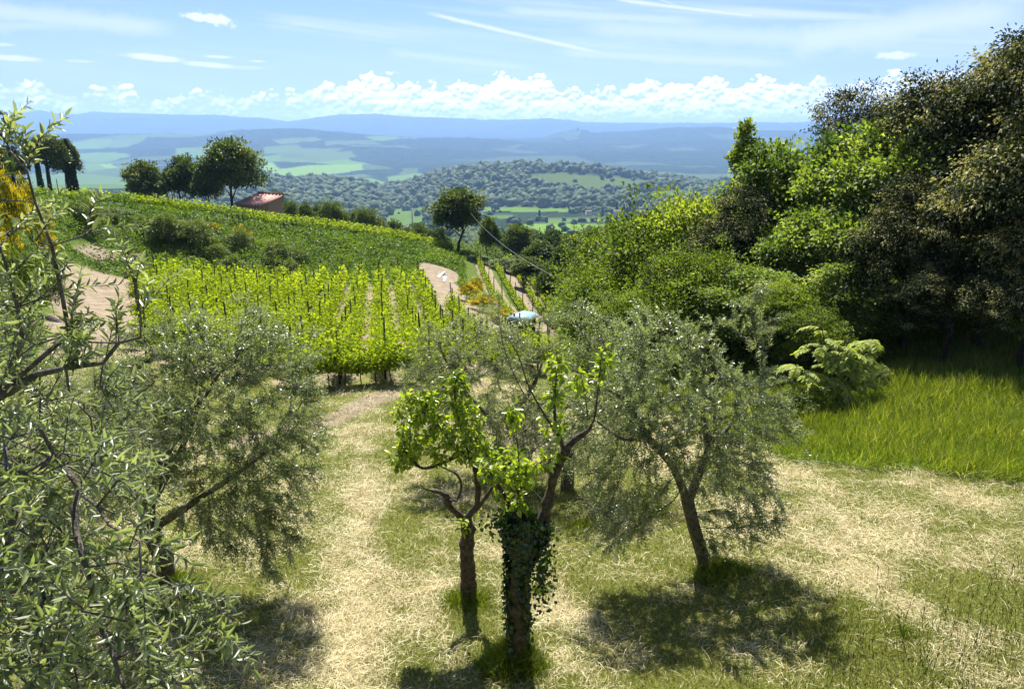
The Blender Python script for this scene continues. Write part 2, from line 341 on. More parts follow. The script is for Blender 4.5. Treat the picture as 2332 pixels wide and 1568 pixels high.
# ---------------------------------------------------------------- terrain: far part from ridge profiles
def zl(Y, prof): return [(px, zpy(py, Y)) for px, py in prof]
LAY = [
 (100, [(-3000, -6), (110, -7), (600, -11), (1000, -16), (1300, -24), (2331, -14), (4000, -10)]),
 (180, [(-3000, -26), (600, -35), (1000, -39), (1400, -38), (2331, -30), (4000, -20)]),
 (500, [(-3000, -80), (900, -80), (2331, -84), (4000, -80)]),
 (1000, [(-3000, -140), (700, -134), (1400, -131), (2331, -134), (4000, -130)]),
 (1300, zl(1300, [(-3000, 480), (600, 480), (870, 503), (1100, 500), (1500, 495), (2331, 490), (4000, 480)])),
 (1600, zl(1600, [(-3000, 460), (560, 462), (700, 465), (860, 478), (1000, 470), (1200, 455), (1500, 452), (1700, 455), (2331, 450), (4000, 450)])),
 (2100, zl(2100, [(-3000, 425), (480, 424), (600, 419), (700, 416), (800, 422), (870, 441), (905, 432), (960, 414), (1050, 396), (1130, 387), (1200, 384), (1290, 388), (1350, 393), (1430, 402), (1500, 411), (1600, 418), (2331, 418), (4000, 420)])),
 (2700, [(-3000, -215), (1000, -220), (1400, -215), (4000, -215)]),
 (3500, [(-3000, -238), (600, -237), (1000, -240), (2331, -236), (4000, -230)]),
 (4600, zl(4600, [(-3000, 372), (300, 376), (600, 368), (900, 372), (1300, 374), (2331, 372), (4000, 372)])),
 (5600, zl(5600, [(-3000, 340), (300, 342), (600, 328), (900, 336), (1200, 352), (1500, 345), (2331, 345), (4000, 345)])),
 (6500, zl(6500, [(-3000, 300), (0, 306), (150, 308), (300, 309), (450, 306), (540, 300), (600, 297), (690, 295), (750, 302), (850, 311), (1000, 317), (1120, 320), (1230, 330), (1400, 330), (1600, 322), (2331, 320), (4000, 320)])),
 (7600, zl(7600, [(-3000, 330), (1000, 330), (1180, 328), (1230, 322), (1270, 308), (1300, 300), (1325, 299), (1350, 306), (1400, 304), (1450, 301), (1500, 295), (1540, 292), (1620, 292), (1700, 298), (1800, 301), (1880, 305), (2100, 312), (2331, 305), (4000, 300)])),
 (9300, [(-3000, -150), (4000, -150)]),
 (12400, zl(12400, [(-3000, 275), (-100, 268), (0, 263), (50, 260), (105, 254), (150, 264), (185, 263), (215, 258), (300, 261), (400, 264), (520, 266), (600, 272), (655, 279), (700, 273), (780, 264), (860, 262), (950, 269), (1050, 274), (1130, 276), (1250, 272), (1330, 280), (1500, 284), (1800, 282), (2331, 276), (4000, 270)])),
 (13600, [(-3000, -120), (4000, -120)]),
]
LY = np.array([l[0] for l in LAY], float)
def far_z(x, y):
    x = np.asarray(x, float); y = np.maximum(np.asarray(y, float), 60)
    c = CX+F0*1.035*x/y
    Zk = np.stack([np.interp(c, *zip(*l[1])) for l in LAY], -1)
    i = np.clip(np.searchsorted(LY, y, side='right')-1, 0, len(LY)-2)
    t = np.clip((y-LY[i])/(LY[i+1]-LY[i]), 0, 1); t = t*t*(3-2*t)
    a = np.take_along_axis(Zk, i[..., None], -1)[..., 0]; b = np.take_along_axis(Zk, (i+1)[..., None], -1)[..., 0]
    z = a*(1-t)+b*t
    # relief that dies out on the ridge lines
    q = np.sin(math.pi*np.clip((y-LY[i])/(LY[i+1]-LY[i]), 0, 1))**0.7
    amp = np.interp(y, [100, 500, 1300, 2100, 3500, 6000, 12000], [0, 3, 5, 9, 14, 34, 75])
    n = 1-2*np.abs(fnoise(x, y*0.7, 900, 5, 4)); n2 = fnoise(x, y, 260, 6, 3)
    return z+amp*q*(n*0.8-0.3+n2*0.3)
def H(x, y):
    w = smst(y, 112, 148); return near_z(x, y)*(1-w)+far_z(x, y)*w
def Hn(x, y):
    return H(x, y)+rough(x, y)
def rough(x, y):
    k = smst(y, 3, 8)
    return k*(0.05*fnoise(x, y, 2.2, 11, 3)+0.10*fnoise(x, y, 7, 12, 2)*smst(y, 9, 20))
def inpoly(px, py, poly):
    px = np.asarray(px); py = np.asarray(py); r = np.zeros(px.shape, bool); n = len(poly)
    for i in range(n):
        x1, y1 = poly[i]; x2, y2 = poly[(i+1) % n]
        if y1 == y2: continue
        c = ((y1 > py) != (y2 > py)) & (px < (x2-x1)*(py-y1)/(y2-y1)+x1); r ^= c
    return r
def dline(x, y, P):
    """distance to a polyline in plan"""
    d = np.full(np.shape(x), 1e9)
    for (a, b), (c, e) in zip(P[:-1], P[1:]):
        dx, dy = c-a, e-b; t = np.clip(((x-a)*dx+(y-b)*dy)/(dx*dx+dy*dy), 0, 1)
        d = np.minimum(d, np.hypot(x-a-t*dx, y-b-t*dy))
    return d
def plan(px, Y):
    """where the ground lies in direction px at distance Y"""
    z = -0.15*Y
    for _ in range(8):
        d = Y*cp-z*sp; x = (px-CX)/F0*d; z = float(Hn(np.array([x]), np.array([Y]))[0])
    return np.array([x, Y, z])
def hit(px, py, lo=4, hi=160):
    """first point of the ground in the direction (px, py)"""
    Ys = np.geomspace(lo, hi, 1500); q = np.array([at(px, py, Y) for Y in Ys]); g = Hn(q[:, 0], q[:, 1])
    k = np.nonzero(q[:, 2] < g)[0]
    return q[k[0]]*[1, 1, 0]+[0, 0, g[k[0]]] if len(k) else None
lap('terrain fn')
VINE = [tuple(at(*p)[:2]) for p in ((300, 642, 55.5), (600, 652, 59), (950, 652, 62), (1110, 800, 39), (1250, 830, 34), (1270, 870, 28.5), (910, 880, 25.2), (770, 888, 24.2), (560, 880, 24), (335, 815, 27.5))]
xs = np.unique(np.round(np.concatenate([np.arange(-120, -22, 1.0), np.arange(-22, -13, 0.4), np.arange(-13, 20, 0.16), np.arange(20, 30, 0.4), np.arange(30, 120.1, 1.5)]), 3))
ys = np.unique(np.round(np.concatenate([np.arange(-30, 2, 1.0), np.arange(2, 24, 0.16), np.arange(24, 60, 0.4), np.arange(60, 112, 0.6), np.arange(112, 150.1, 1.5)]), 3))
X, Y = np.meshgrid(xs, ys); Z = Hn(X, Y)
def gridfaces(nx, ny):
    i = np.arange(ny-1)[:, None]*nx+np.arange(nx-1)[None]
    return np.stack([i, i+1, i+nx+1, i+nx], -1).reshape(-1, 4)
roadL = [tuple(at(*p)[:2]) for p in ((240, 640, 52), (238, 710, 40), (248, 790, 30.5))]
roadR = [tuple(at(*p)[:2]) for p in ((1000, 598, 73), (995, 620, 67), (1010, 655, 58), (1070, 705, 48.5), (1150, 760, 44))]
trk = [tuple(at(*p)[:2]) for p in ((560, 1010, 18.0), (740, 965, 19.7), (830, 930, 22), (920, 890, 24.3), (1100, 880, 25.5))]
rowsR = [[tuple(at(*p)[:2]) for p in q] for q in (((1097, 618, 84), (1130, 680, 66), (1180, 742, 54)), ((1150, 622, 85), (1200, 690, 66), (1245, 760, 52)), ((1185, 628, 85), (1225, 680, 70), (1262, 740, 57)))]
d1 = dline(X, Y, roadL); d2 = dline(X, Y, roadR); nz = fnoise(X, Y, 1.5, 21)
dirt = np.maximum(1-smst(d1+nz*0.6, 1.9, 2.8), 1-smst(d2+nz*0.5, 1.5, 2.1))
for q in rowsR: dirt = np.maximum(dirt, 0.9*(1-smst(dline(X, Y, q)+nz*0.2, 0.7, 1.1)))
dirt = np.maximum(dirt, 0.7*(1-smst(np.abs(dline(X, Y, trk)-0.15)+nz*0.15, 0.25, 0.6)))
dirt = np.maximum(dirt, 0.75*inpoly(X, Y, VINE)*smst(fnoise(X, Y, 1.2, 31), -0.3, 0.3))
ex = (dline(X, Y, [tuple(at(*p)[:2]) for p in ((205, 590, 56.5), (265, 575, 60), (330, 600, 60))]) < 0.8+nz*0.6)
dirt = np.maximum(dirt, ex*0.9)
meadow_edge = [tuple(at(*p)[:2]) for p in ((2700, 1180, 11.0), (2331, 1110, 12.5), (2150, 1090, 13.5), (1950, 1072, 14.5), (1790, 1050, 15.5), (1700, 1010, 17), (1500, 930, 22))]
def meadow_side(x, y):
    ex_, ey_ = zip(*sorted(meadow_edge)); return y-np.interp(x, ex_, ey_)-0.55*fnoise(x, y, 1.3, 41, 3)
lush = smst(meadow_side(X, Y), -0.1, 0.4)*(X > 3.5)
lush = np.maximum(lush, smst(Y, 50, 66)*0.9); lush = np.maximum(lush, smst(-X, 17, 19)*(1-dirt)*0.9)
# mown swaths on the lawn: straw lies in loose stripes that run down the slope
sw = np.sin((X*1.0+0.25*Y+1.3*fnoise(X, Y, 4, 51))*2.9)*0.16+0.8*fnoise(X, Y*0.6, 0.9, 52, 4)+0.5*fnoise(X, Y, 2.6, 54, 2)
px_, py_ = proj(X, np.maximum(Y, 3), Z)
strip = np.exp(-((px_-(835-0.06*(py_-1000)))/42)**2)*(Y > 4)
straw = np.clip(0.31+0.55*sw+0.35*strip+0.3*fnoise(X, Y, 3, 53)+0.35*fnoise(X, Y, 0.45, 55, 2), 0, 1)
straw = np.where(X < -4.4, straw*0.75, straw)
# ---------------------------------------------------------------- materials
def mat(name):
    m = bpy.data.materials.new(name); m.use_nodes = True; return m, NT(m.node_tree)
def out(t, s):
    o = t.n('ShaderNodeOutputMaterial'); t.link(s, o.inputs[0]); return o
def ramp(t, fac, cols):
    r = t.n('ShaderNodeValToRGB'); t.put(r.inputs[0], fac); e = r.color_ramp.elements
    while len(e) < len(cols): e.new(0.5)
    for i, (p, c) in enumerate(cols): e[i].position = p; e[i].color = tuple(c)+(1,)
    return r.outputs[0]
def leaf_mat(name, cols, trans=0.4, tint=(1.25, 1.35, 0.55), rough=0.45, spec=0.4, under=None):
    m, t = mat(name)
    a = t.n('ShaderNodeAttribute', attribute_name='v')
    c = ramp(t, a.outputs['Fac'], [(i/(len(cols)-1), q) for i, q in enumerate(cols)])
    cf = c
    if under:
        g = t.n('ShaderNodeNewGeometry'); cf = t.mix(g.outputs['Backfacing'], c, under)
    p = t.n('ShaderNodeBsdfPrincipled'); t.put(p.inputs['Base Color'], cf); p.inputs['Roughness'].default_value = rough
    p.inputs['Specular IOR Level'].default_value = spec
    tr = t.n('ShaderNodeBsdfTranslucent'); t.put(tr.inputs[0], t.mix(1.0, c, tuple(tint), 'MULTIPLY'))
    ms = t.n('ShaderNodeMixShader'); ms.inputs[0].default_value = trans
    t.link(p.outputs[0], ms.inputs[1]); t.link(tr.outputs[0], ms.inputs[2]); out(t, ms.outputs[0]); return m
def solid(name, col, rough=0.7, var=0.25, scale=8.0, bump=0.0, metal=0.0, spec=0.4, col2=None):
    m, t = mat(name); tc = t.n('ShaderNodeTexCoord')
    n = t.noise(tc.outputs['Object'], scale, 4, 0.6)
    c2 = col2 or tuple(x*(1-var) for x in col)
    c = t.mix(t.sm(n, 0.35, 0.65), c2, tuple(col))
    p = t.n('ShaderNodeBsdfPrincipled'); t.put(p.inputs['Base Color'], c); p.inputs['Roughness'].default_value = rough
    p.inputs['Metallic'].default_value = metal; p.inputs['Specular IOR Level'].default_value = spec
    if bump:
        b = t.n('ShaderNodeBump'); b.inputs['Strength'].default_value = bump; b.inputs['Distance'].default_value = 0.03
        t.put(b.inputs['Height'], t.noise(tc.outputs['Object'], scale*3, 5, 0.65)); t.link(b.outputs[0], p.inputs['Normal'])
    out(t, p.outputs[0]); return m
M = {}
M['olive'] = leaf_mat('olive_leaf', [(0.08, 0.10, 0.045), (0.15, 0.18, 0.08), (0.24, 0.28, 0.125), (0.34, 0.38, 0.19)], 0.46, (1.25, 1.32, 0.6), 0.38, 0.7, under=(0.37, 0.41, 0.29))
M['pear'] = leaf_mat('pear_leaf', [(0.10, 0.16, 0.015), (0.25, 0.33, 0.03), (0.42, 0.48, 0.06)], 0.5, (1.35, 1.4, 0.35), 0.3, 0.55)
M['ivy'] = leaf_mat('ivy_leaf', [(0.010, 0.025, 0.006), (0.022, 0.05, 0.010), (0.06, 0.11, 0.02)], 0.22, (1.2, 1.5, 0.4), 0.28, 0.6)
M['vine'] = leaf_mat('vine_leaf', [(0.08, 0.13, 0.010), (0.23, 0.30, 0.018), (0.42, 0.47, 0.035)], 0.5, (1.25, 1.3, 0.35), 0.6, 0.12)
M['oak'] = leaf_mat('oak_leaf', [(0.045, 0.075, 0.01), (0.16, 0.215, 0.028), (0.40, 0.43, 0.08)], 0.42, (1.3, 1.45, 0.4), 0.55, 0.15)
M['oakd'] = leaf_mat('dark_oak_leaf', [(0.025, 0.045, 0.008), (0.075, 0.115, 0.018), (0.20, 0.23, 0.045)], 0.3, (1.3, 1.4, 0.4), 0.55, 0.15)
M['locust'] = leaf_mat('locust_leaf', [(0.05, 0.09, 0.018), (0.20, 0.27, 0.055), (0.44, 0.48, 0.14)], 0.42, (1.3, 1.4, 0.4), 0.55, 0.18)
M['holm'] = leaf_mat('holm_leaf', [(0.010, 0.018, 0.004), (0.028, 0.042, 0.008), (0.13, 0.135, 0.045), (0.42, 0.39, 0.19)], 0.3, (1.2, 1.2, 0.5), 0.6, 0.12)
M['bush'] = leaf_mat('bush_leaf', [(0.04, 0.07, 0.012), (0.10, 0.14, 0.022), (0.20, 0.24, 0.04)], 0.38, (1.3, 1.4, 0.4), 0.5, 0.3)
M['bank'] = leaf_mat('bank_leaf', [(0.04, 0.08, 0.012), (0.10, 0.16, 0.018), (0.19, 0.26, 0.025)], 0.42, (1.3, 1.4, 0.35), 0.55, 0.25)
M['broom'] = leaf_mat('broom_flower', [(0.05, 0.08, 0.01), (0.14, 0.17, 0.01), (0.50, 0.42, 0.01), (0.70, 0.56, 0.015)], 0.35, (1.3, 1.2, 0.3), 0.6, 0.2)
M['pine'] = leaf_mat('pine_needle', [(0.025, 0.042, 0.010), (0.07, 0.095, 0.018), (0.14, 0.16, 0.03)], 0.25, (1.2, 1.3, 0.4), 0.5, 0.3)
M['cyp'] = leaf_mat('cypress_leaf', [(0.008, 0.016, 0.006), (0.018, 0.03, 0.01), (0.03, 0.045, 0.014)], 0.1, (1.2, 1.3, 0.4), 0.6, 0.2)
M['wood'] = leaf_mat('wood_crown', [(0.025, 0.05, 0.014), (0.05, 0.085, 0.022), (0.08, 0.12, 0.03)], 0.1, (1, 1, 1), 0.7, 0.1)
M['meadow'] = leaf_mat('meadow_blade', [(0.06, 0.11, 0.010), (0.15, 0.21, 0.02), (0.34, 0.37, 0.07), (0.62, 0.58, 0.30)], 0.42, (1.3, 1.3, 0.3), 0.45, 0.3)
M['lawn'] = leaf_mat('lawn_blade', [(0.11, 0.145, 0.025), (0.25, 0.26, 0.06), (0.52, 0.44, 0.25), (0.88, 0.79, 0.55)], 0.3, (1.2, 1.2, 0.6), 0.5, 0.3)
M['bark'] = solid('bark', (0.10, 0.08, 0.06), 0.9, 0.6, 9, 0.9)
M['barkd'] = solid('dark_bark', (0.045, 0.036, 0.028), 0.9, 0.6, 6, 0.8)
M['barko'] = solid('olive_bark', (0.17, 0.145, 0.115), 0.85, 0.6, 14, 0.8)
M['barkp'] = solid('pear_bark', (0.11, 0.085, 0.062), 0.85, 0.7, 18, 1.0)
M['stake'] = solid('stake_wood', (0.07, 0.055, 0.045), 0.85, 0.5, 5, 0.2)
# ground
def ground_mat():
    m, t = mat('ground'); g = t.n('ShaderNodeNewGeometry'); P = g.outputs['Position']
    A = lambda n: t.n('ShaderNodeAttribute', attribute_name=n).outputs['Fac']
    n1 = t.noise(P, 1.7, 5, 0.65); n2 = t.noise(P, 9, 4, 0.7); n3 = t.noise(P, 45, 3, 0.7)
    st = t.m('ADD', A('straw'), t.m('ADD', t.m('MULTIPLY', t.m('SUBTRACT', n1, 0.5), 1.1), t.m('MULTIPLY', t.m('SUBTRACT', n2, 0.5), 1.2)))
    green = t.mix(t.sm(n3, 0.3, 0.7), (0.095, 0.115, 0.022), (0.18, 0.19, 0.045))
    hay = t.mix(t.sm(n3, 0.3, 0.7), (0.17, 0.135, 0.065), (0.36, 0.30, 0.16))
    hay = t.mix(t.m('MULTIPLY', t.sm(n1, 0.5, 0.75), 0.5), hay, (0.22, 0.15, 0.08))
    c = t.mix(t.sm(st, 0.35, 0.85), green, hay)
    lush = t.mix(t.sm(n2, 0.3, 0.7), (0.045, 0.085, 0.010), (0.10, 0.15, 0.018))
    c = t.mix(A('lush'), c, lush)
    d = t.mix(t.sm(n1, 0.3, 0.7), (0.20, 0.155, 0.105), (0.32, 0.26, 0.18))
    d = t.mix(t.sm(n2, 0.5, 0.8), d, (0.22, 0.18, 0.12))
    c = t.mix(t.sm(t.m('ADD', A('dirt'), t.m('MULTIPLY', t.m('SUBTRACT', n2, 0.5), 0.8)), 0.3, 0.75), c, d)
    p = t.n('ShaderNodeBsdfPrincipled'); t.put(p.inputs['Base Color'], c); p.inputs['Roughness'].default_value = 0.95; p.inputs['Specular IOR Level'].default_value = 0.1
    b = t.n('ShaderNodeBump'); b.inputs['Strength'].default_value = 0.7; b.inputs['Distance'].default_value = 0.06
    t.put(b.inputs['Height'], t.m('ADD', n2, t.m('MULTIPLY', n3, 0.6))); t.link(b.outputs[0], p.inputs['Normal'])
    out(t, p.outputs[0]); return m
g = mk('ground', np.stack([X, Y, Z], -1).reshape(-1, 3), gridfaces(len(xs), len(ys)), ground_mat(), None,
       {'dirt': dirt.ravel(), 'lush': lush.ravel(), 'straw': straw.ravel()}, True); tag(g, kind='structure')
gdirt = lambda x, y: np.maximum(1-smst(dline(x, y, roadL), 1.9, 2.8), 1-smst(dline(x, y, roadR), 1.5, 2.1))
# far fan
AZ = np.radians(np.linspace(-47, 47, 900)); YY = np.concatenate([np.geomspace(140, 2100, 190), np.geomspace(2115, 13600, 330)])
A_, B_ = np.meshgrid(AZ, YY); FX = B_*np.tan(A_); FY = B_
FZ = H(FX, FY)-np.where(FY < 146, 0.4, 0)
fpx, fpy = proj(FX, FY, FZ)
fields = [ # colour class, outline in directions, nearest and farthest distance
 (1.0, [(590, 352), (640, 385), (700, 378), (822, 374), (830, 388), (760, 396), (690, 403), (620, 397), (590, 385)], 3200, 6200),
 (0.85, [(800, 404), (848, 407), (890, 420), (868, 433), (800, 417)], 2300, 4500), (0.8, [(880, 404), (950, 394), (965, 399), (905, 414), (885, 414)], 2300, 4500),
 (0.75, [(190, 372), (235, 372), (280, 384), (250, 384), (200, 392)], 2500, 5600), (1.0, [(228, 374), (252, 373), (268, 383), (240, 383)], 2500, 5600),
 (0.8, [(330, 397), (372, 392), (372, 400), (335, 404)], 2500, 5600), (0.7, [(60, 395), (200, 395), (330, 412), (330, 432), (60, 432)], 2000, 5600),
 (0.6, [(600, 335), (680, 330), (690, 340), (780, 338), (760, 350), (600, 352)], 3500, 6600), (0.6, [(620, 318), (720, 312), (735, 320), (640, 330)], 3500, 6600),
 (0.6, [(690, 352), (800, 345), (812, 360), (700, 372)], 3500, 6600), (0.75, [(830, 312), (905, 308), (910, 317), (860, 322)], 3500, 6600), (0.5, [(740, 322), (850, 320), (870, 330), (740, 332)], 3500, 6600),
 (0.6, [(600, 398), (700, 405), (850, 404), (830, 398), (720, 404), (640, 408), (600, 412)], 2300, 5600), (0.75, [(560, 360), (640, 352), (640, 366), (600, 374)], 3200, 6500),
 (0.45, [(1150, 372), (1300, 380), (1400, 384), (1560, 396), (1900, 398), (1900, 412), (1500, 408), (1300, 388), (1100, 384)], 2500, 5000),
 (0.3, [(1600, 305), (1700, 308), (1850, 320), (1750, 325), (1640, 318)], 4500, 8000), (0.35, [(1380, 335), (1480, 328), (1440, 340)], 4500, 8000), (0.35, [(1150, 333), (1200, 330), (1170, 338)], 4500, 8000),
 (0.55, [(1205, 396), (1300, 394), (1400, 402), (1480, 412), (1500, 424), (1430, 440), (1330, 436), (1250, 422), (1200, 410)], 1500, 2300),
 (0.6, [(1420, 445), (1560, 430), (1560, 455), (1470, 460)], 1300, 2300), (0.75, [(1540, 412), (1700, 408), (1700, 425), (1560, 424)], 1600, 2300),
 (0.7, [(878, 478), (966, 472), (968, 508), (900, 516), (878, 505)], 500, 1900), (0.8, [(1090, 470), (1300, 474), (1300, 484), (1100, 484)], 900, 1900),
 (0.9, [(1180, 508), (1300, 508), (1420, 512), (1420, 520), (1180, 524)], 500, 1500), (1.0, [(1140, 524), (1420, 522), (1400, 533), (1140, 534)], 400, 1500),
 (0.7, [(1240, 498), (1380, 496), (1420, 506), (1240, 508)], 500, 1500), (0.7, [(1110, 492), (1170, 492), (1170, 502), (1100, 502)], 500, 1500)]
fm = np.zeros(FX.shape)
wob = fnoise(FX, FY, 300, 61, 3)*4; wob2 = fnoise(FX, FY, 250, 62, 3)*3
for v, poly, a, b in fields:
    k = inpoly(fpx+wob, fpy+wob2*np.clip(2100/FY, 0.3, 1), poly) & (FY > a) & (FY < b); fm[k] = v
# patchwork elsewhere in the valley and on the long slope
cell = np.floor((FX*0.8+FY*0.25)/260+fnoise(FX, FY, 500, 63)*0.7)*7+np.floor((FY-FX*0.2)/420+fnoise(FX, FY, 400, 64)*0.6)*13
hsh = (np.sin(cell*12.9898)*43758.5453) % 1
pw = (fnoise(FX, FY, 1500, 65, 2) > -0.1) & (hsh > 0.72) & (FY > 2500) & (FY < 8300) & (fpx < 950)
fm = np.where(pw & (fm == 0), 0.3+0.5*((hsh*7.7) % 1), fm)
pw2 = (fnoise(FX, FY, 900, 66, 2) > 0.25) & (hsh > 0.6) & (FY > 2500) & (FY < 8300) & (fpx > 950)
fm = np.where(pw2 & (fm == 0), 0.25, fm)
bumpy = (fm == 0)*np.interp(FY, [140, 1000, 2100, 6000, 8000, 12000], [1, 3, 4, 9, 9, 14])
FZ2 = FZ+bumpy*(fnoise(FX, FY*0.6, np.maximum(FY, 400).max()*0+45, 67, 3)+0.6)
def hills_mat():
    m, t = mat('hills'); g = t.n('ShaderNodeNewGeometry'); P = g.outputs['Position']
    f = t.n('ShaderNodeAttribute', attribute_name='field').outputs['Fac']
    n = t.noise(P, 0.012, 6, 0.7); n2 = t.noise(P, 0.05, 4, 0.7)
    wood = t.mix(t.sm(n, 0.35, 0.65), (0.010, 0.022, 0.012), (0.024, 0.042, 0.018)); wood = t.mix(t.sm(n2, 0.45, 0.7), wood, (0.042, 0.062, 0.028))
    fld = ramp(t, f, [(0.0, (0.06, 0.07, 0.04)), (0.3, (0.06, 0.085, 0.04)), (0.55, (0.085, 0.12, 0.04)), (0.75, (0.10, 0.17, 0.035)), (1.0, (0.16, 0.26, 0.04))])
    fld = t.mix(t.sm(n2, 0.3, 0.7), fld, t.mix(1.0, fld, (0.8, 0.85, 0.8), 'MULTIPLY'))
    c = t.mix(t.sm(f, 0.1, 0.22), wood, fld)
    p = t.n('ShaderNodeBsdfPrincipled'); t.put(p.inputs['Base Color'], c); p.inputs['Roughness'].default_value = 1.0; p.inputs['Specular IOR Level'].default_value = 0.0
    out(t, p.outputs[0]); return m
h = mk('hills', np.stack([FX, FY, FZ2], -1).reshape(-1, 3), gridfaces(len(AZ), len(YY)), hills_mat(), None, {'field': fm.ravel()}, True); tag(h, kind='structure')
lap('terrain mesh')
# haze
def haze():
    x0, x1, y0, y1, z0, z1 = -15000, 15000, -200, 13900, FZ.min()-20, FZ2.max()+12
    V = [(x, y, z) for z in (z0, z1) for y in (y0, y1) for x in (x0, x1)]
    m, t = mat('haze'); v = t.n('ShaderNodeVolumePrincipled')
    v.inputs['Color'].default_value = HAZE_C; v.inputs['Density'].default_value = HAZE_D; v.inputs['Anisotropy'].default_value = HAZE_G
    o = t.n('ShaderNodeOutputMaterial'); t.link(v.outputs[0], o.inputs['Volume'])
    h = mk('haze', V, np.array([[0, 2, 3, 1], [4, 5, 7, 6], [0, 1, 5, 4], [2, 6, 7, 3], [0, 4, 6, 2], [1, 3, 7, 5]]), m); tag(h, kind='stuff')
HAZE_C = (0.37, 0.59, 1.0, 1); HAZE_D = 0.95e-4; HAZE_G = 0.25
haze()
# ---------------------------------------------------------------- plant builders
def colonize(P, par, A, step=0.12, infl=0.9, kill=0.2, iters=90, g=rng, trop=0.0):
    P = [np.array(p, float) for p in P]; par = list(par); A = np.array(A, float)
    near = np.full(len(A), -1); nd = np.full(len(A), 1e9)
    def upd(idx):
        nonlocal near, nd
        for c in range(0, len(idx), 400):
            q = np.array([P[i] for i in idx[c:c+400]]); d = np.linalg.norm(A[:, None]-q[None], axis=2); k = d.argmin(1); dm = d[np.arange(len(A)), k]
            b = dm < nd; nd = np.where(b, dm, nd); near = np.where(b, np.array(idx[c:c+400])[k], near)
    upd(list(range(len(P))))
    for it in range(iters):
        if not len(A): break
        act = nd < infl
        if not act.any():
            infl *= 1.4
            if infl > 8: break
            continue
        ids = np.unique(near[act]); new = []
        PA = np.array(P)
        acc = np.zeros((len(P), 3)); np.add.at(acc, near[act], unit(A[act]-PA[near[act]]))
        for i in ids:
            d = acc[i]; l = np.linalg.norm(d)
            if l < 1e-3: continue
            d = d/l+g.normal(size=3)*0.18; d[2] += trop; d /= np.linalg.norm(d)
            new.append(len(P)); P.append(PA[i]+d*step*g.uniform(0.8, 1.2)); par.append(int(i))
        if not new: break
        upd(new); keep = nd > kill; A = A[keep]; near = near[keep]; nd = nd[keep]
    return np.array(P), np.array(par)
def radii(P, par, tip=0.004, e=2.3, floor=None):
    n = len(P); acc = np.zeros(n); r = np.zeros(n)
    for i in range(n-1, -1, -1):
        r[i] = max(acc[i]**(1/e), tip)
        if floor is not None and i < len(floor): r[i] = max(r[i], floor[i])
        if par[i] >= 0: acc[par[i]] += r[i]**e
    return r
def skel(P, par, r, k=5):
    n = len(P); d = np.zeros((n, 3)); m = par >= 0
    d[m] = P[m]-P[par[m]]
    root = np.nonzero(~m)[0]
    for q in root: d[q] = P[min(q+1, n-1)]-P[q]
    d = unit(d); s = unit(np.cross(d, np.array([[0.21, 0.87, 0.13]]))); t = np.cross(s, d); a = np.arange(k)/k*2*math.pi
    V = (P[:, None]+r[:, None, None]*(s[:, None]*np.cos(a)[None, :, None]+t[:, None]*np.sin(a)[None, :, None])).reshape(-1, 3)
    c = np.nonzero(m)[0]; p = par[c]; j = np.arange(k); j2 = (j+1) % k
    # a child much thinner than its parent starts with its own thin ring
    F = np.stack([p[:, None]*k+j, p[:, None]*k+j2, c[:, None]*k+j2, c[:, None]*k+j], -1)
    thin = r[c] < 0.55*r[p]
    F1 = F[~thin].reshape(-1, 4)
    V2, F2 = segs(P[p[thin]], P[c[thin]], r[c[thin]]*1.15, r[c[thin]], k) if thin.any() else (np.zeros((0, 3)), np.zeros((0, 4), int))
    return np.concatenate([V, V2]), np.concatenate([F1, F2.reshape(-1, 4)+len(V)])
def polyskel(lines, step=0.12):
    """lines: list of (attach, [(x,y,z,r)...]); attach = None or (line index, fraction)"""
    P, par, rad, idx = [], [], [], []
    for att, pts in lines:
        pts = np.array(pts, float); ids = []
        if att is None: last = -1
        else: L = idx[att[0]]; last = L[min(len(L)-1, int(att[1]*(len(L)-1)))]
        # catmull-rom through the points
        Q = np.vstack([2*pts[0]-pts[1], pts, 2*pts[-1]-pts[-2]])
        for i in range(1, len(Q)-2):
            L = np.linalg.norm(Q[i+1, :3]-Q[i, :3]); n = max(1, int(L/step))
            for q in range(n):
                t = q/n
                v = 0.5*(2*Q[i]+(Q[i+1]-Q[i-1])*t+(2*Q[i-1]-5*Q[i]+4*Q[i+1]-Q[i+2])*t*t+(3*Q[i]-Q[i-1]-3*Q[i+1]+Q[i+2])*t**3)
                if att is not None and i == 1 and q == 0: continue
                P.append(v[:3]); rad.append(max(v[3], 0.003)); par.append(last); last = len(P)-1; ids.append(last)
        P.append(pts[-1, :3]); rad.append(pts[-1, 3]); par.append(last); ids.append(len(P)-1); idx.append(ids)
    return P, par, rad
def inball(n, c, r, g=rng, shell=0.0):
    d = rdir(n, g); u = g.uniform(shell**3, 1, n)**(1/3); return np.array(c)+d*u[:, None]*np.array(r)
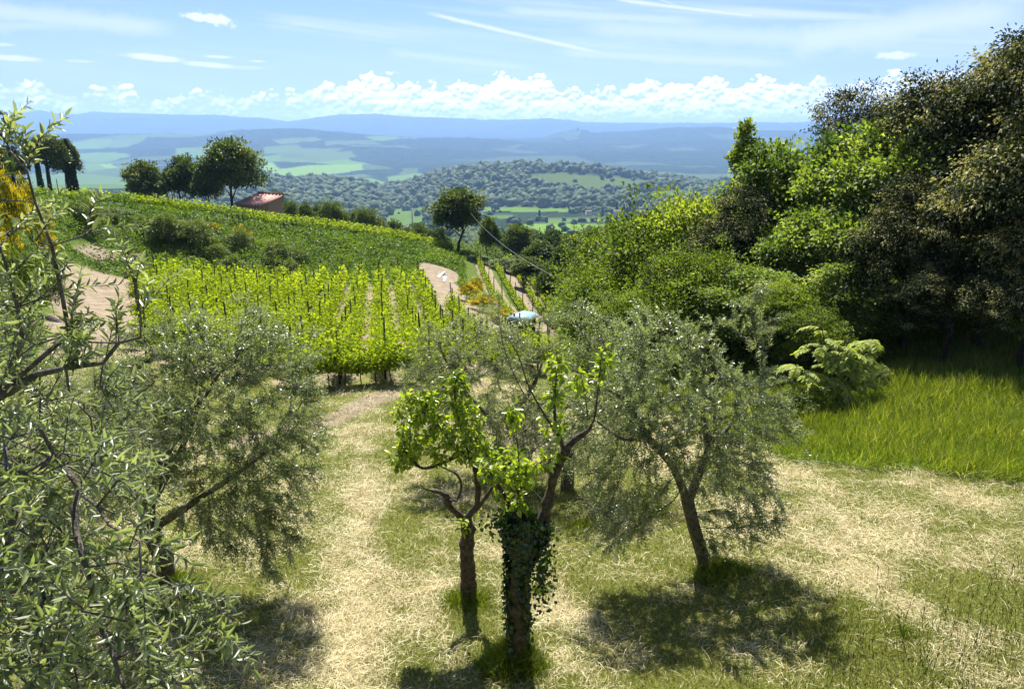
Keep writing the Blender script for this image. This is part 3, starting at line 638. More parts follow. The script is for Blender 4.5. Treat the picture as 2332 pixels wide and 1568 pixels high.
def twigs(P, par, r, g, per=2.0, thr=0.012, L=(0.2, 0.38), nl=24, leafL=0.055, leafW=0.014, up=0.2, droop=0.35, bent=False, center=None, zmin=None, tipdense=1.0):
    """leafy shoots on the thin branches"""
    m = np.nonzero((r < thr) & (par >= 0))[0]
    n = g.poisson(per, len(m)); idx = np.repeat(m, n); k = len(idx)
    d0 = unit(P[idx]-P[par[idx]]); outw = unit(P[idx]-center) if center is not None else d0
    D = unit(d0*0.6+outw*0.6+rdir(k, g)*0.75+np.array([[0, 0, up]]))
    Ln = g.uniform(*L, k); dr = g.uniform(0.2, 1.3, k)*droop
    T = P[idx]+rdir(k, g)*0.01
    pt = lambda t: T+D*(Ln*t)[:, None]+np.array([[0, 0, -1.0]])*(dr*Ln*t*t)[:, None]
    a, b, c = pt(0), pt(0.5), pt(1.0)
    V1, F1 = segs(a, b, 0.003, 0.0022, 3); V2, F2 = segs(b, c, 0.0022, 0.0012, 3)
    tw = (np.concatenate([V1, V2]), np.concatenate([F1, F2+len(V1)]))
    # leaves
    q = np.repeat(np.arange(k), nl); j = np.tile(np.arange(nl), k); t = (0.12+0.9*(j+g.uniform(-0.3, 0.3, len(j)))/nl)
    B = T[q]+D[q]*(Ln[q]*t)[:, None]+np.array([[0, 0, -1.0]])*(dr[q]*Ln[q]*t*t)[:, None]
    dd = unit(D[q]+np.array([[0, 0, -2.0]])*(dr[q]*t)[:, None])
    s, tt = frame(dd); ph = j*2.4+g.uniform(0, 6.28, k)[q]
    side = s*np.cos(ph)[:, None]+tt*np.sin(ph)[:, None]
    LD = unit(dd*0.75+side*0.85+rdir(len(q), g)*0.25)
    N = unit(dd*0.8-side*0.4+rdir(len(q), g)*0.5+np.array([[0, 0, 0.3]]))
    sz = g.uniform(0.65, 1.15, len(q))*(1-0.3*np.clip(t, 0, 1))
    V, F, nv = leafs(B, LD, N, leafL*sz, leafW*sz*g.uniform(0.8, 1.2, len(q)), bent)
    tone = np.clip(0.45+0.2*g.normal(size=k)[q]+0.22*g.normal(size=len(q))+0.15*t, 0, 1)
    return tw, (V, F, np.repeat(tone, nv))
def finish_tree(root, wood_parts, leaf, wmat, lmat, wname='trunk', cname='crown'):
    V = []; F = []; n = 0
    for v, f in wood_parts:
        V.append(v); F.append(np.asarray(f)+n); n += len(v)
    loc = np.array(root.location)
    mk(wname, np.concatenate(V)-loc, [np.concatenate(F)], wmat, root, None, True)
    if leaf is not None: mk(cname, leaf[0]-loc, leaf[1], lmat, root, {'v': leaf[2]})
def olive(base, lines, balls, nA, seed, label, per=2.0, nl=22, leafL=0.06, leafW=0.0175, bent=False, thr=0.011, kill=0.2, L=(0.2, 0.4), droop=0.45, infl=0.8, name='olive_tree', lmat='olive', extra=None, tip=0.0035, group='olive trees on the mown slope', shell=0.35, up=0.15):
    g = np.random.default_rng(seed)
    base = np.array(base, float)
    root = empty(name, base); tag(root, label, 'olive tree' if name == 'olive_tree' else 'fruit tree', group)
    P, par, rad = polyskel(lines)
    w = np.array([np.prod(b[1])**(2/3) for b in balls]); w /= w.sum()
    A = np.concatenate([inball(int(nA*wi)+1, b[0], b[1], g, shell) for wi, b in zip(w, balls)])
    if extra is not None: A = np.concatenate([A, extra])
    A = A[A[:, 2] > H(A[:, 0], A[:, 1])+0.35]
    P, par = colonize(P, par, A, 0.11, infl, kill, 110, g)
    r = radii(P, par, tip, 2.35, rad); r = np.minimum(r, np.concatenate([np.array(rad)*1.15, np.full(len(P)-len(rad), 0.028)]))
    cen = np.average([b[0] for b in balls], axis=0, weights=w)
    tw, lf = twigs(P, par, r, g, per, thr, L, nl, leafL, leafW, up, droop, bent, cen)
    finish_tree(root, [skel(P, par, r, 6), tw], lf, M['barko'] if lmat == 'olive' else M['barkp'], M[lmat])
    return root, P, r, par
# lobed broadleaf crowns for the trees farther away
def lobed(g, C, Rr, nlobe, nsub, per, LL, WW, lobe=0.42, flat=0.8, sub=0.14, cat=0.0, droopy=0.0, top=0.25, bent=False, out=0.9):
    Rr = np.array(Rr, float); C = np.array(C, float)
    d = rdir(nlobe, g); d[:, 2] = np.abs(d[:, 2])*0.9-0.45+top*g.uniform(0, 1, nlobe); 
    LC = C+d*Rr*g.uniform(0.3, 0.95, (nlobe, 1)); LR = lobe*Rr.mean()*g.uniform(0.4, 1.2, nlobe)
    li = g.choice(nlobe, nsub, p=LR**2/(LR**2).sum()); sd = rdir(nsub, g)
    sd[:, 2] = np.where(sd[:, 2] < -0.12, -sd[:, 2], sd[:, 2])
    S = LC[li]+sd*LR[li][:, None]*np.array([1, 1, flat])*(0.72+0.4*g.random((nsub, 1))+out*g.random((nsub, 1))**7)
    # drop sub-clumps that are deep inside other lobes
    dd = np.linalg.norm(S[:, None]-LC[None], axis=2)/LR[None]; keep = (dd < 0.62).sum(1) == 0
    S = S[keep]; li = li[keep]; sd = sd[keep]; ns = len(S)
    q = np.repeat(np.arange(ns), per); n = len(q); sr = sub*Rr.mean()*g.uniform(0.6, 1.3, ns)
    off = g.normal(size=(n, 3))*np.array([1, 1, 0.45]); P = S[q]+off*sr[q][:, None]*0.6
    N = unit(sd[q]*0.4+np.array([[0, 0, 0.9]])+rdir(n, g)*0.75)
    D = unit(unit(off)*0.7+sd[q]*0.5+rdir(n, g)*0.6+np.array([[0, 0, -droopy]]))
    sz = g.uniform(0.6, 1.3, n)
    V, F, nv = leafs(P, D, N, LL*sz, WW*sz, bent)
    tone = 0.42+0.16*g.normal(size=nlobe)[li][q]+0.13*g.normal(size=ns)[q]+0.12*g.normal(size=n)
    if cat:
        tone = 0.15+0.15*g.random(n)+(g.random(ns) < cat)[q]*g.uniform(0.4, 0.8, n)+0.05*(li % 3)[q]
    return V, F, np.repeat(np.clip(tone, 0, 1), nv), LC, LR
def limb_mesh(g, Hh, r0, LC, split=0.45, nl=9, k=7, lean=0.0):
    parts = []; n = 0
    tt = np.linspace(0, 1, 9); tr = np.c_[np.cumsum(g.normal(size=9))*0.02*Hh+lean*tt*Hh*0.2, np.cumsum(g.normal(size=9))*0.02*Hh, tt*Hh*0.72]; tr[0, :2] = 0; tr[:, :2] -= tr[0, :2]
    tr[0, 2] = -0.15
    rr = r0*(1-0.75*tt)*(1+0.6*np.exp(-tt*14))
    v, f = tube(tr, rr, k); Vs = [v]; Fs = [f[0]]; n = len(v)
    for i in g.choice(len(LC), min(nl, len(LC)), replace=False):
        a = tr[min(8, int(8*g.uniform(split, 0.95)))]; b = LC[i]; m = (a+b)/2+np.array([0, 0, -0.04*Hh])+g.normal(size=3)*0.03*Hh
        s = np.linspace(0, 1, 7)[:, None]; c = (1-s)**2*a+2*s*(1-s)*m+s*s*b
        v, f = tube(c, r0*0.42*(1-0.8*s[:, 0]), 5); Vs.append(v); Fs.append(f[0]+n); n += len(v)
    return np.concatenate(Vs), np.concatenate(Fs)
PROTO = {}
def proto(key, name, seed, Hh, Rw, lm, bm, nlobe, nsub, per, LL, WW, r0=0.16, cz=0.6, rz=0.42, **k):
    g = np.random.default_rng(seed)
    lk = {a: k[a] for a in ('lobe', 'flat', 'sub', 'cat', 'droopy', 'top', 'out') if a in k}
    V, F, v, LC, LR = lobed(g, (0, 0, Hh*cz), (Rw, Rw, Hh*rz), nlobe, nsub, per, LL, WW, **lk)
    tv, tf = limb_mesh(g, Hh, r0, LC, k.get('split', 0.35), k.get('nl', 9))
    root = empty(name); mk('trunk', tv, tf, M[bm], root, None, True); mk('crown', V, F, M[lm], root, {'v': v})
    Hh = float(np.percentile(V[:, 2], 99.7)); Rw = float(np.percentile(np.hypot(V[:, 0], V[:, 1]), 96))
    PROTO[key] = [root, Hh, Rw, False]; return root
def plant(key, px, Y, top, hw, label, cat, group=None, rz=None, base=None, sink=0.0, name=None):
    """stand a copy of a plant on the ground: seen in direction px at distance Y, reaching up to direction top, half width hw"""
    root, Hh, Rw, used = PROTO[key]
    b = plan(px, Y) if base is None else np.array(base, float)
    r = root if not used else copy_tree(root); PROTO[key][3] = True
    if name: r.name = name
    h = zpy(top, Y)-b[2] if top is not None else Hh
    w = hw/F0*(Y*cp-(b[2]+h*0.6)*sp) if hw is not None else Rw*h/Hh
    if key in ('oak', 'oak2', 'loc', 'loc2', 'holm', 'holm2'): w = max(w, Rw*(h+sink)/Hh/1.3)
    r.location = (b[0], b[1], b[2]-sink); r.scale = (w/Rw, w/Rw, (h+sink)/Hh); r.rotation_euler = (0, 0, random.uniform(0, 6.28) if rz is None else rz)
    tag(r, label, cat, group); return r
# ---------------------------------------------------------------- near olives
def up_at(px, py, Y, r): return tuple(at(px, py, Y))+(r,)
def gb(px, Y): b = plan(px, Y); return b
# large olive in the middle left
b = gb(380, 10.0); z0 = b[2]
olive(b, [(None, [(b[0], b[1], z0-0.1, 0.17), (b[0]+0.03, 9.95, z0+0.4, 0.13), (b[0]-0.06, 9.9, z0+0.9, 0.11), (b[0]-0.12, 9.9, z0+1.3, 0.085)]),
          ((0, 1.0), [up_at(365, 1110, 9.8, 0.085), up_at(362, 1070, 9.8, 0.075), up_at(385, 1020, 9.9, 0.06), up_at(440, 940, 10, 0.04), up_at(500, 850, 10.1, 0.02)]),
          ((0, 0.8), [(b[0]-0.1, 9.9, z0+1.1, 0.07), (b[0]-0.6, 10.3, z0+1.8, 0.05), (b[0]-1.0, 10.5, z0+2.6, 0.03)]),
          ((0, 0.75), [(b[0], 9.9, z0+1.0, 0.07), (b[0]+0.7, 9.7, z0+1.5, 0.05), (b[0]+1.4, 9.6, z0+2.0, 0.035), (b[0]+1.8, 9.6, z0+2.3, 0.02)]),
          ((0, 0.9), [(b[0]-0.1, 9.9, z0+1.2, 0.06), (b[0]+0.3, 10.8, z0+2.2, 0.04), (b[0]+0.4, 11.3, z0+3.0, 0.02)])],
      [(at(560, 960, 10.0), (1.05, 1.3, 1.05)), (at(430, 900, 10.2), (1.2, 1.3, 1.1)), (at(600, 1130, 9.7), (0.75, 0.9, 0.85)), (at(640, 1020, 9.6), (0.7, 0.9, 0.75)), (at(480, 770, 10.4), (1.3, 1.0, 0.55)), (at(620, 800, 10.4), (0.7, 0.8, 0.5)), (at(340, 830, 10.4), (0.8, 0.8, 0.6)), (at(500, 1150, 9.6), (0.7, 0.7, 0.6)), (at(330, 1000, 10.0), (0.9, 1.1, 1.0)), (at(620, 1260, 9.5), (0.42, 0.4, 0.4))],
      1350, 101, 'broad silvery olive tree with a dense rounded crown beside the mown straw strip', per=2.9, nl=22, thr=0.02, leafL=0.072, leafW=0.021, droop=0.3)
# olive on the right, forked leaning trunk
b = gb(1615, 10.25); z0 = b[2]
fork = np.array(at(1565, 1140, 10.2))
olive(b, [(None, [(b[0], b[1], z0-0.1, 0.15), up_at(1600, 1265, 10.22, 0.105), up_at(1580, 1200, 10.2, 0.095), tuple(fork)+(0.09,)]),
          ((0, 1.0), [tuple(fork)+(0.07,), up_at(1530, 1060, 10.1, 0.055), up_at(1470, 990, 10.1, 0.05), up_at(1445, 935, 10.1, 0.042), up_at(1400, 895, 10.0, 0.03), up_at(1335, 870, 10.0, 0.02)]),
          ((0, 1.0), [tuple(fork)+(0.08,), up_at(1595, 1070, 10.3, 0.06), up_at(1612, 1020, 10.4, 0.05), up_at(1600, 930, 10.5, 0.035), up_at(1640, 860, 10.5, 0.025), up_at(1725, 880, 10.4, 0.02), up_at(1735, 800, 10.3, 0.012)]),
          ((2, 0.4), [up_at(1612, 1020, 10.4, 0.04), up_at(1680, 950, 10.7, 0.03), up_at(1720, 900, 10.9, 0.02)]),
          ((1, 0.5), [up_at(1470, 990, 10.1, 0.035), up_at(1420, 1000, 9.7, 0.025), up_at(1360, 960, 9.6, 0.015)])],
      [(at(1540, 900, 10.4), (1.25, 1.2, 0.75)), (at(1660, 960, 10.4), (0.95, 1.1, 0.9)), (at(1390, 960, 10.0), (0.75, 0.9, 0.8)), (at(1420, 1120, 9.8), (0.6, 0.6, 0.6)), (at(1700, 1130, 10.2), (0.55, 0.7, 0.75)),
       (at(1720, 740, 10.4), (0.38, 0.4, 0.6)), (at(1500, 770, 10.8), (0.9, 0.8, 0.35)), (at(1660, 1215, 10.0), (0.4, 0.3, 0.35)), (at(1560, 1010, 9.6), (0.8, 0.5, 0.5)), (at(1390, 1210, 9.7), (0.35, 0.3, 0.45))],
      1150, 102, 'olive tree with a leaning trunk forked into two bare limbs, nearest the tall green meadow', per=2.9, nl=22, thr=0.02, leafL=0.072, leafW=0.021, droop=0.3)
# olives behind the pear trees
b = gb(1130, 15.2); z0 = b[2]
olive(b, [(None, [(b[0], b[1], z0-0.1, 0.16), (b[0]+0.05, 15.2, z0+0.6, 0.11), (b[0], 15.2, z0+1.1, 0.09)]),
          ((0, 1.0), [(b[0], 15.2, z0+1.1, 0.07), (b[0]-0.7, 15.3, z0+1.9, 0.05), (b[0]-1.1, 15.2, z0+2.7, 0.02)]),
          ((0, 1.0), [(b[0], 15.2, z0+1.1, 0.07), (b[0]+0.7, 15.1, z0+1.9, 0.05), (b[0]+1.0, 15.2, z0+2.6, 0.02)])],
      [(at(1060, 880, 15.2), (1.35, 1.4, 1.2)), (at(1000, 830, 15.4), (0.9, 1.2, 0.9)), (at(1150, 970, 15.0), (0.95, 1.1, 0.9)), (at(1100, 780, 15.4), (1.0, 1.2, 0.7))],
      950, 103, 'round grey-green olive tree standing behind the leafy left pear tree, against the vineyard', per=4.0, nl=16, thr=0.02, leafL=0.06, leafW=0.018, kill=0.24)
b = gb(1290, 14.0); z0 = b[2]
olive(b, [(None, [(b[0], b[1], z0-0.1, 0.15), (b[0]+0.05, 14.0, z0+0.8, 0.09)]),
          ((0, 1.0), [(b[0], 14.0, z0+0.8, 0.07), (b[0]-0.5, 14.2, z0+1.6, 0.05), up_at(1195, 900, 14.0, 0.014), up_at(1150, 800, 14.0, 0.009), up_at(1134, 715, 13.9, 0.005)]),
          ((0, 1.0), [(b[0], 14.0, z0+0.8, 0.07), (b[0]+0.6, 14.1, z0+1.9, 0.05), (b[0]+0.7, 14.2, z0+2.9, 0.02)])],
      [(at(1300, 965, 14.0), (1.2, 1.1, 0.85)), (at(1310, 760, 14.2), (0.75, 0.9, 0.8)), (at(1140, 705, 13.9), (0.25, 0.25, 0.3)), (at(1400, 830, 14.2), (0.9, 1.0, 0.9)), (at(1250, 1010, 13.8), (0.9, 1, 0.6))],
      950, 104, 'olive tree behind the ivy-clad trunk, its thin top shoots rising in front of the tractor', per=4.0, nl=16, thr=0.02, leafL=0.06, leafW=0.018, kill=0.24)
# olive further left between road and near branches
b = gb(60, 8.2); z0 = b[2]
olive(b, [(None, [(b[0], b[1], z0-0.1, 0.15), (b[0]+0.05, 8.2, z0+0.9, 0.10)]),
          ((0, 1.0), [(b[0], 8.2, z0+0.9, 0.07), (b[0]-0.5, 8.2, z0+1.9, 0.05), (b[0]-0.7, 8.2, z0+2.9, 0.02)]),
          ((0, 1.0), [(b[0], 8.2, z0+0.9, 0.07), (b[0]+0.6, 8.1, z0+1.9, 0.05), (b[0]+0.8, 8.2, z0+2.7, 0.02)])],
      [(at(60, 960, 8.2), (1.1, 1.1, 1.1)), (at(190, 1000, 8.4), (0.95, 1.0, 0.9)), (at(-60, 860, 8.2), (0.9, 1.0, 1.2)), (at(110, 1150, 8.0), (1.0, 1, 0.7))],
      900, 105, 'pale olive tree showing through behind the near overhanging olive branches', per=4, nl=18, thr=0.02, leafL=0.058, leafW=0.015)
# the near olive whose branches reach into the view
b = np.array([-3.5, 3.9, 0]); b[2] = float(H(np.array([b[0]]), np.array([b[1]]))[0]); z0 = b[2]
g_ = np.random.default_rng(9)
def shoot(pts, n, sp, g):
    pts = np.array(pts); k = g.integers(0, len(pts)-1, n); t = g.random((n, 1)); return pts[k]*(1-t)+pts[k+1]*t+g.normal(size=(n, 3))*sp
lead = [at(150, 850, 2.9), at(150, 740, 2.85), at(120, 580, 2.8), at(90, 470, 2.75), at(60, 380, 2.7)]
ext = np.concatenate([inball(150, (-1.5, 2.2, -1.72), (0.5, 0.4, 0.35), g_), inball(150, (-1.35, 2.0, -1.95), (0.42, 0.35, 0.3), g_), inball(160, (-2.1, 2.4, -1.9), (0.5, 0.5, 0.4), g_), inball(60, at(20, 700, 2.8), (0.3, 0.3, 0.35), g_), inball(110, at(60, 960, 2.7), (0.45, 0.4, 0.3), g_), inball(90, (-1.15, 2.15, -1.6), (0.3, 0.3, 0.2), g_), shoot(lead, 26, 0.09, g_), shoot([at(180, 740, 2.8), at(250, 680, 2.75), at(345, 620, 2.7)], 8, 0.03, g_), shoot([at(160, 830, 2.9), at(240, 800, 2.8), at(320, 750, 2.7)], 7, 0.04, g_),
                      shoot([at(210, 640, 2.9), at(190, 560, 2.9), at(205, 500, 2.9)], 10, 0.06, g_), shoot([at(20, 640, 2.8), at(0, 560, 2.8), at(-20, 480, 2.8)], 10, 0.12, g_)])
olive(b, [(None, [(b[0], b[1], z0-0.1, 0.19), (b[0]-0.05, 3.85, z0+1.2, 0.14), (b[0]+0.1, 3.6, z0+2.4, 0.11), (b[0]+0.3, 3.4, z0+3.2, 0.08)]),
          ((0, 1.0), [(b[0]+0.3, 3.4, z0+3.2, 0.05), up_at(-60, 980, 3.1, 0.032), up_at(20, 890, 3.0, 0.022), up_at(90, 850, 2.95, 0.015), up_at(150, 838, 2.9, 0.011), up_at(235, 826, 2.85, 0.008), up_at(270, 780, 2.8, 0.008), up_at(320, 768, 2.75, 0.005)]),
          ((1, 0.68), [up_at(150, 838, 2.9, 0.011), up_at(158, 760, 2.87, 0.010), up_at(135, 640, 2.82, 0.008), up_at(118, 560, 2.8, 0.006), up_at(80, 460, 2.75, 0.004), up_at(62, 390, 2.7, 0.003)]),
          ((1, 0.5), [up_at(60, 860, 2.97, 0.010), up_at(40, 700, 2.9, 0.008), up_at(0, 560, 2.8, 0.005)]),
          ((0, 0.8), [(b[0]+0.1, 3.6, z0+2.6, 0.04), (b[0]+0.8, 3.0, z0+2.8, 0.022), up_at(60, 1080, 2.6, 0.015), up_at(180, 1105, 2.5, 0.012)]),
          ((0, 0.7), [(b[0]+0.1, 3.6, z0+2.2, 0.035), (b[0]+0.9, 2.9, z0+2.3, 0.02), (b[0]+1.4, 2.5, z0+2.3, 0.01)])],
      [((-2.45, 2.75, -1.55), (0.85, 0.75, 0.42)), ((-1.75, 2.35, -1.75), (0.55, 0.5, 0.36)), ((-1.85, 2.2, -2.15), (0.65, 0.5, 0.4)), ((-3.3, 3.1, -1.2), (1.0, 0.9, 0.8)), (at(40, 760, 2.9), (0.3, 0.4, 0.28)), (at(120, 1300, 2.0), (0.42, 0.4, 0.42)), (at(200, 1450, 2.0), (0.38, 0.3, 0.25)), (at(80, 1560, 1.9), (0.4, 0.3, 0.25))],
      1000, 106, 'nearest olive tree, its long slender leaves and arching branches overhanging the view', per=1.9, nl=18, leafL=0.062, leafW=0.0155, bent=True, thr=0.012, kill=0.17, L=(0.16, 0.34), droop=0.3, infl=0.6, extra=ext, tip=0.0035, shell=0.0, up=0.35)
lap('olives')
# ---------------------------------------------------------------- the two pear trees
def pear(base, lines, blobs, nA, seed, label, **k):
    g = np.random.default_rng(seed)
    A = np.concatenate([inball(n, at(*c), r, g) for c, r, n in blobs])
    root = empty('pear_tree', base); tag(root, label, 'fruit tree', 'old pear trees on the mown slope')
    P, par, rad = polyskel(lines, 0.06)
    P, par = colonize(P, par, A, 0.055, 0.32, 0.085, 100, g)
    r = radii(P, par, 0.0032, 2.3, rad); r = np.minimum(r, np.concatenate([np.array(rad)*1.05, np.full(len(P)-len(rad), 0.016)]))
    r *= 1+0.12*g.normal(size=len(r))*(r > 0.01)
    # leaves: tufts of stalked leaves near the thin tips that lie in the leafy parts
    cen = np.array([at(*c) for c, _, _ in blobs]); rr = np.array([max(x[1]) for x in blobs])
    cand = np.nonzero(r < 0.009)[0]; near = (np.linalg.norm(P[cand][:, None]-cen[None], axis=2) < rr[None]*1.35).any(1); cand = cand[near]
    q = np.repeat(cand, 5); n = len(q); g2 = g
    D = unit(rdir(n, g2)+np.array([[0, 0, -0.35]])); N = unit(rdir(n, g2)*0.7+np.array([[0, 0, 0.9]]))
    B = P[q]+D*g2.uniform(0.015, 0.06, (n, 1))
    sz = g2.uniform(0.55, 1.2, n); V, F, nv = leafs(B, D, N, 0.082*sz, 0.052*sz, True, 0.2, 0.3)
    v = np.repeat(np.clip(0.5+0.28*g2.normal(size=n), 0, 1), nv)
    stalk = segs(P[q], B, 0.0012, 0.0010, 3)
    finish_tree(root, [skel(P, par, r, 7), stalk], (V, F, v), M['barkp'], M['pear'])
    return root
b = gb(1065, 9.4); z0 = b[2]
pear(b, [(None, [(b[0], b[1], z0-0.1, 0.15), up_at(1066, 1320, 9.38, 0.115), up_at(1062, 1250, 9.35, 0.10), up_at(1066, 1205, 9.3, 0.095), up_at(1062, 1180, 9.3, 0.06)]),
         ((0, 0.97), [up_at(1045, 1170, 9.3, 0.055), up_at(1022, 1150, 9.25, 0.05), up_at(1014, 1125, 9.2, 0.042), up_at(990, 1118, 9.2, 0.02), up_at(965, 1112, 9.15, 0.012), up_at(955, 1100, 9.15, 0.006)]),
         ((0, 1.0), [up_at(1085, 1160, 9.3, 0.05), up_at(1088, 1100, 9.3, 0.042), up_at(1075, 1050, 9.3, 0.04), up_at(1052, 1032, 9.25, 0.035), up_at(1010, 1052, 9.1, 0.028), up_at(960, 1065, 9.0, 0.02), up_at(925, 1030, 9.0, 0.012)]),
         ((2, 0.35), [up_at(1080, 1070, 9.3, 0.02), up_at(1050, 980, 9.3, 0.014), up_at(1035, 900, 9.3, 0.010), up_at(1042, 850, 9.3, 0.005)]),
         ((2, 0.55), [up_at(1045, 1035, 9.2, 0.018), up_at(1000, 970, 9.2, 0.012), up_at(960, 910, 9.2, 0.006)]),
         ((0, 1.0), [up_at(1085, 1160, 9.3, 0.03), up_at(1120, 1110, 9.2, 0.022), up_at(1150, 1060, 9.1, 0.015), up_at(1180, 1050, 9.0, 0.008)]),
         ((1, 0.4), [up_at(1035, 1150, 9.2, 0.02), up_at(1050, 1110, 9.2, 0.018), up_at(1040, 1080, 9.2, 0.015), up_at(1000, 1060, 9.2, 0.008)])],
     [((1042, 880, 9.3), (0.2, 0.2, 0.3), 60), ((935, 930, 9.2), (0.26, 0.28, 0.26), 75), ((985, 920, 9.2), (0.3, 0.3, 0.28), 85), ((1060, 960, 9.3), (0.28, 0.28, 0.3), 75), ((930, 1010, 9.1), (0.26, 0.28, 0.26), 65), ((1000, 1000, 9.1), (0.32, 0.3, 0.22), 70),
      ((1085, 1020, 9.2), (0.3, 0.3, 0.22), 70), ((1130, 1040, 9.1), (0.26, 0.25, 0.2), 50), ((915, 1055, 9.0), (0.15, 0.15, 0.1), 18), ((1065, 1190, 9.2), (0.14, 0.14, 0.14), 26), ((1160, 1080, 9.1), (0.3, 0.25, 0.15), 40)],
     0, 201, 'small old pear tree with a bare dark trunk and twisted limb, beside the ivy-clad one')
b = gb(1170, 7.7); z0 = b[2]
tk = [(b[0], b[1], z0-0.1, 0.18), up_at(1178, 1440, 7.7, 0.13), up_at(1180, 1330, 7.7, 0.115), up_at(1190, 1240, 7.7, 0.12), up_at(1180, 1190, 7.7, 0.11)]
pear(b, [(None, tk),
         ((0, 0.9), [up_at(1225, 1210, 7.7, 0.075), up_at(1238, 1180, 7.7, 0.072), up_at(1255, 1110, 7.7, 0.062), up_at(1262, 1080, 7.7, 0.056), up_at(1290, 1020, 7.7, 0.045), up_at(1308, 1000, 7.7, 0.04)]),
         ((1, 1.0), [up_at(1330, 990, 7.7, 0.024), up_at(1352, 955, 7.7, 0.014), up_at(1362, 880, 7.7, 0.008), up_at(1370, 800, 7.7, 0.004)]),
         ((1, 0.85), [up_at(1285, 1010, 7.7, 0.02), up_at(1268, 985, 7.7, 0.02), up_at(1262, 930, 7.7, 0.015), up_at(1266, 860, 7.7, 0.009), up_at(1268, 800, 7.7, 0.004)]),
         ((3, 0.15), [up_at(1262, 980, 7.7, 0.013), up_at(1225, 920, 7.7, 0.011), up_at(1200, 870, 7.7, 0.009), up_at(1180, 810, 7.7, 0.006), up_at(1150, 760, 7.7, 0.004)]),
         ((2, 0.3), [up_at(1340, 970, 7.7, 0.01), up_at(1332, 900, 7.7, 0.006), up_at(1322, 850, 7.7, 0.004)]),
         ((0, 1.0), [up_at(1170, 1165, 7.7, 0.045), up_at(1150, 1130, 7.7, 0.03), up_at(1120, 1080, 7.7, 0.018), up_at(1105, 1050, 7.7, 0.008)]),
         ((1, 0.55), [up_at(1262, 1090, 7.7, 0.012), up_at(1230, 1060, 7.6, 0.010), up_at(1190, 1080, 7.6, 0.006), up_at(1160, 1060, 7.6, 0.004)]),
         ((0, 1.0), [up_at(1180, 1165, 7.7, 0.02), up_at(1178, 1100, 7.65, 0.010), up_at(1180, 1040, 7.6, 0.006), up_at(1170, 940, 7.6, 0.003)]),
         ((1, 0.3), [up_at(1245, 1150, 7.7, 0.012), up_at(1210, 1110, 7.8, 0.008), up_at(1190, 1060, 7.8, 0.004)])],
     [((1266, 830, 7.7), (0.14, 0.14, 0.2), 46), ((1262, 900, 7.7), (0.14, 0.14, 0.2), 42), ((1375, 820, 7.7), (0.12, 0.13, 0.2), 44), ((1322, 860, 7.7), (0.11, 0.12, 0.14), 26), ((1262, 965, 7.7), (0.16, 0.15, 0.12), 26),
      ((1165, 935, 7.6), (0.12, 0.12, 0.15), 20), ((1120, 1070, 7.7), (0.2, 0.2, 0.15), 36), ((1190, 1080, 7.6), (0.22, 0.2, 0.14), 34), ((1240, 1045, 7.6), (0.14, 0.15, 0.1), 18), ((1165, 1140, 7.6), (0.18, 0.18, 0.12), 28)],
     0, 202, 'old pear tree with its trunk wrapped in dark ivy and tall leafy shoots')
ptree = bpy.data.objects['pear_tree.001']
# ivy on that trunk
def ivy():
    g = np.random.default_rng(33); n = 9500
    T = np.array([t[:3] for t in tk[:4]]+[at(1190, 1175, 7.7)]); t = g.random(n)**0.62*(len(T)-1.001); i = t.astype(int); f = (t-i)[:, None]
    C = T[i]*(1-f)+T[i+1]*f; hgt = t/(len(T)-1)
    a = g.uniform(0, 6.283, n); rad = (0.09+0.09*smst(hgt, 0.5, 0.9)+0.04*np.sin(a*3+hgt*9)+0.05*(hgt < 0.12))*g.uniform(0.7, 1.45, n)
    o = np.c_[np.cos(a), np.sin(a), np.zeros(n)]
    P = C+o*rad[:, None]
    ex = at(1222, 1225, 7.7)+g.normal(size=(600, 3))*np.array([0.085, 0.10, 0.10]); ex2 = at(1150, 1185, 7.65)+g.normal(size=(380, 3))*np.array([0.10, 0.12, 0.08])
    ex3 = at(1235, 1300, 7.6)+g.normal(size=(350, 3))*np.array([0.07, 0.12, 0.22])
    P = np.concatenate([P, ex, ex2, ex3]); n = len(P); o = np.concatenate([o, rdir(n-len(o), g)])
    D = unit(np.array([[0, 0, -0.9]])+rdir(n, g)*0.6+o*0.3); N = unit(o+rdir(n, g)*0.5+np.array([[0, 0, 0.3]]))
    sz = g.uniform(0.5, 1.3, n); V, F, nv = leafs(P, D, N, 0.044*sz, 0.044*sz, True, 0.12, 0.2)
    v = np.repeat(np.clip(0.4+0.25*g.normal(size=n), 0, 1), nv)
    mk('ivy', V-np.array(ptree.location), F, M['ivy'], ptree, {'v': v})
ivy(); lap('pears')
# ---------------------------------------------------------------- grasses
def blades(name, B, D, L, W, v, mat_, N=None, droop=0.5):
    n = len(B); N = unit(np.cross(D, rdir(n))) if N is None else N
    V, F, nv = leafs(B, D, N, L, W, False, 0.1, droop)
    o = mk(name, V, F, M[mat_], None, {'v': np.repeat(np.clip(v, 0, 1), nv)}); return tag(o, kind='stuff')
def gmask(x, y):
    return smst(meadow_side(x, y), -0.05, 0.15)
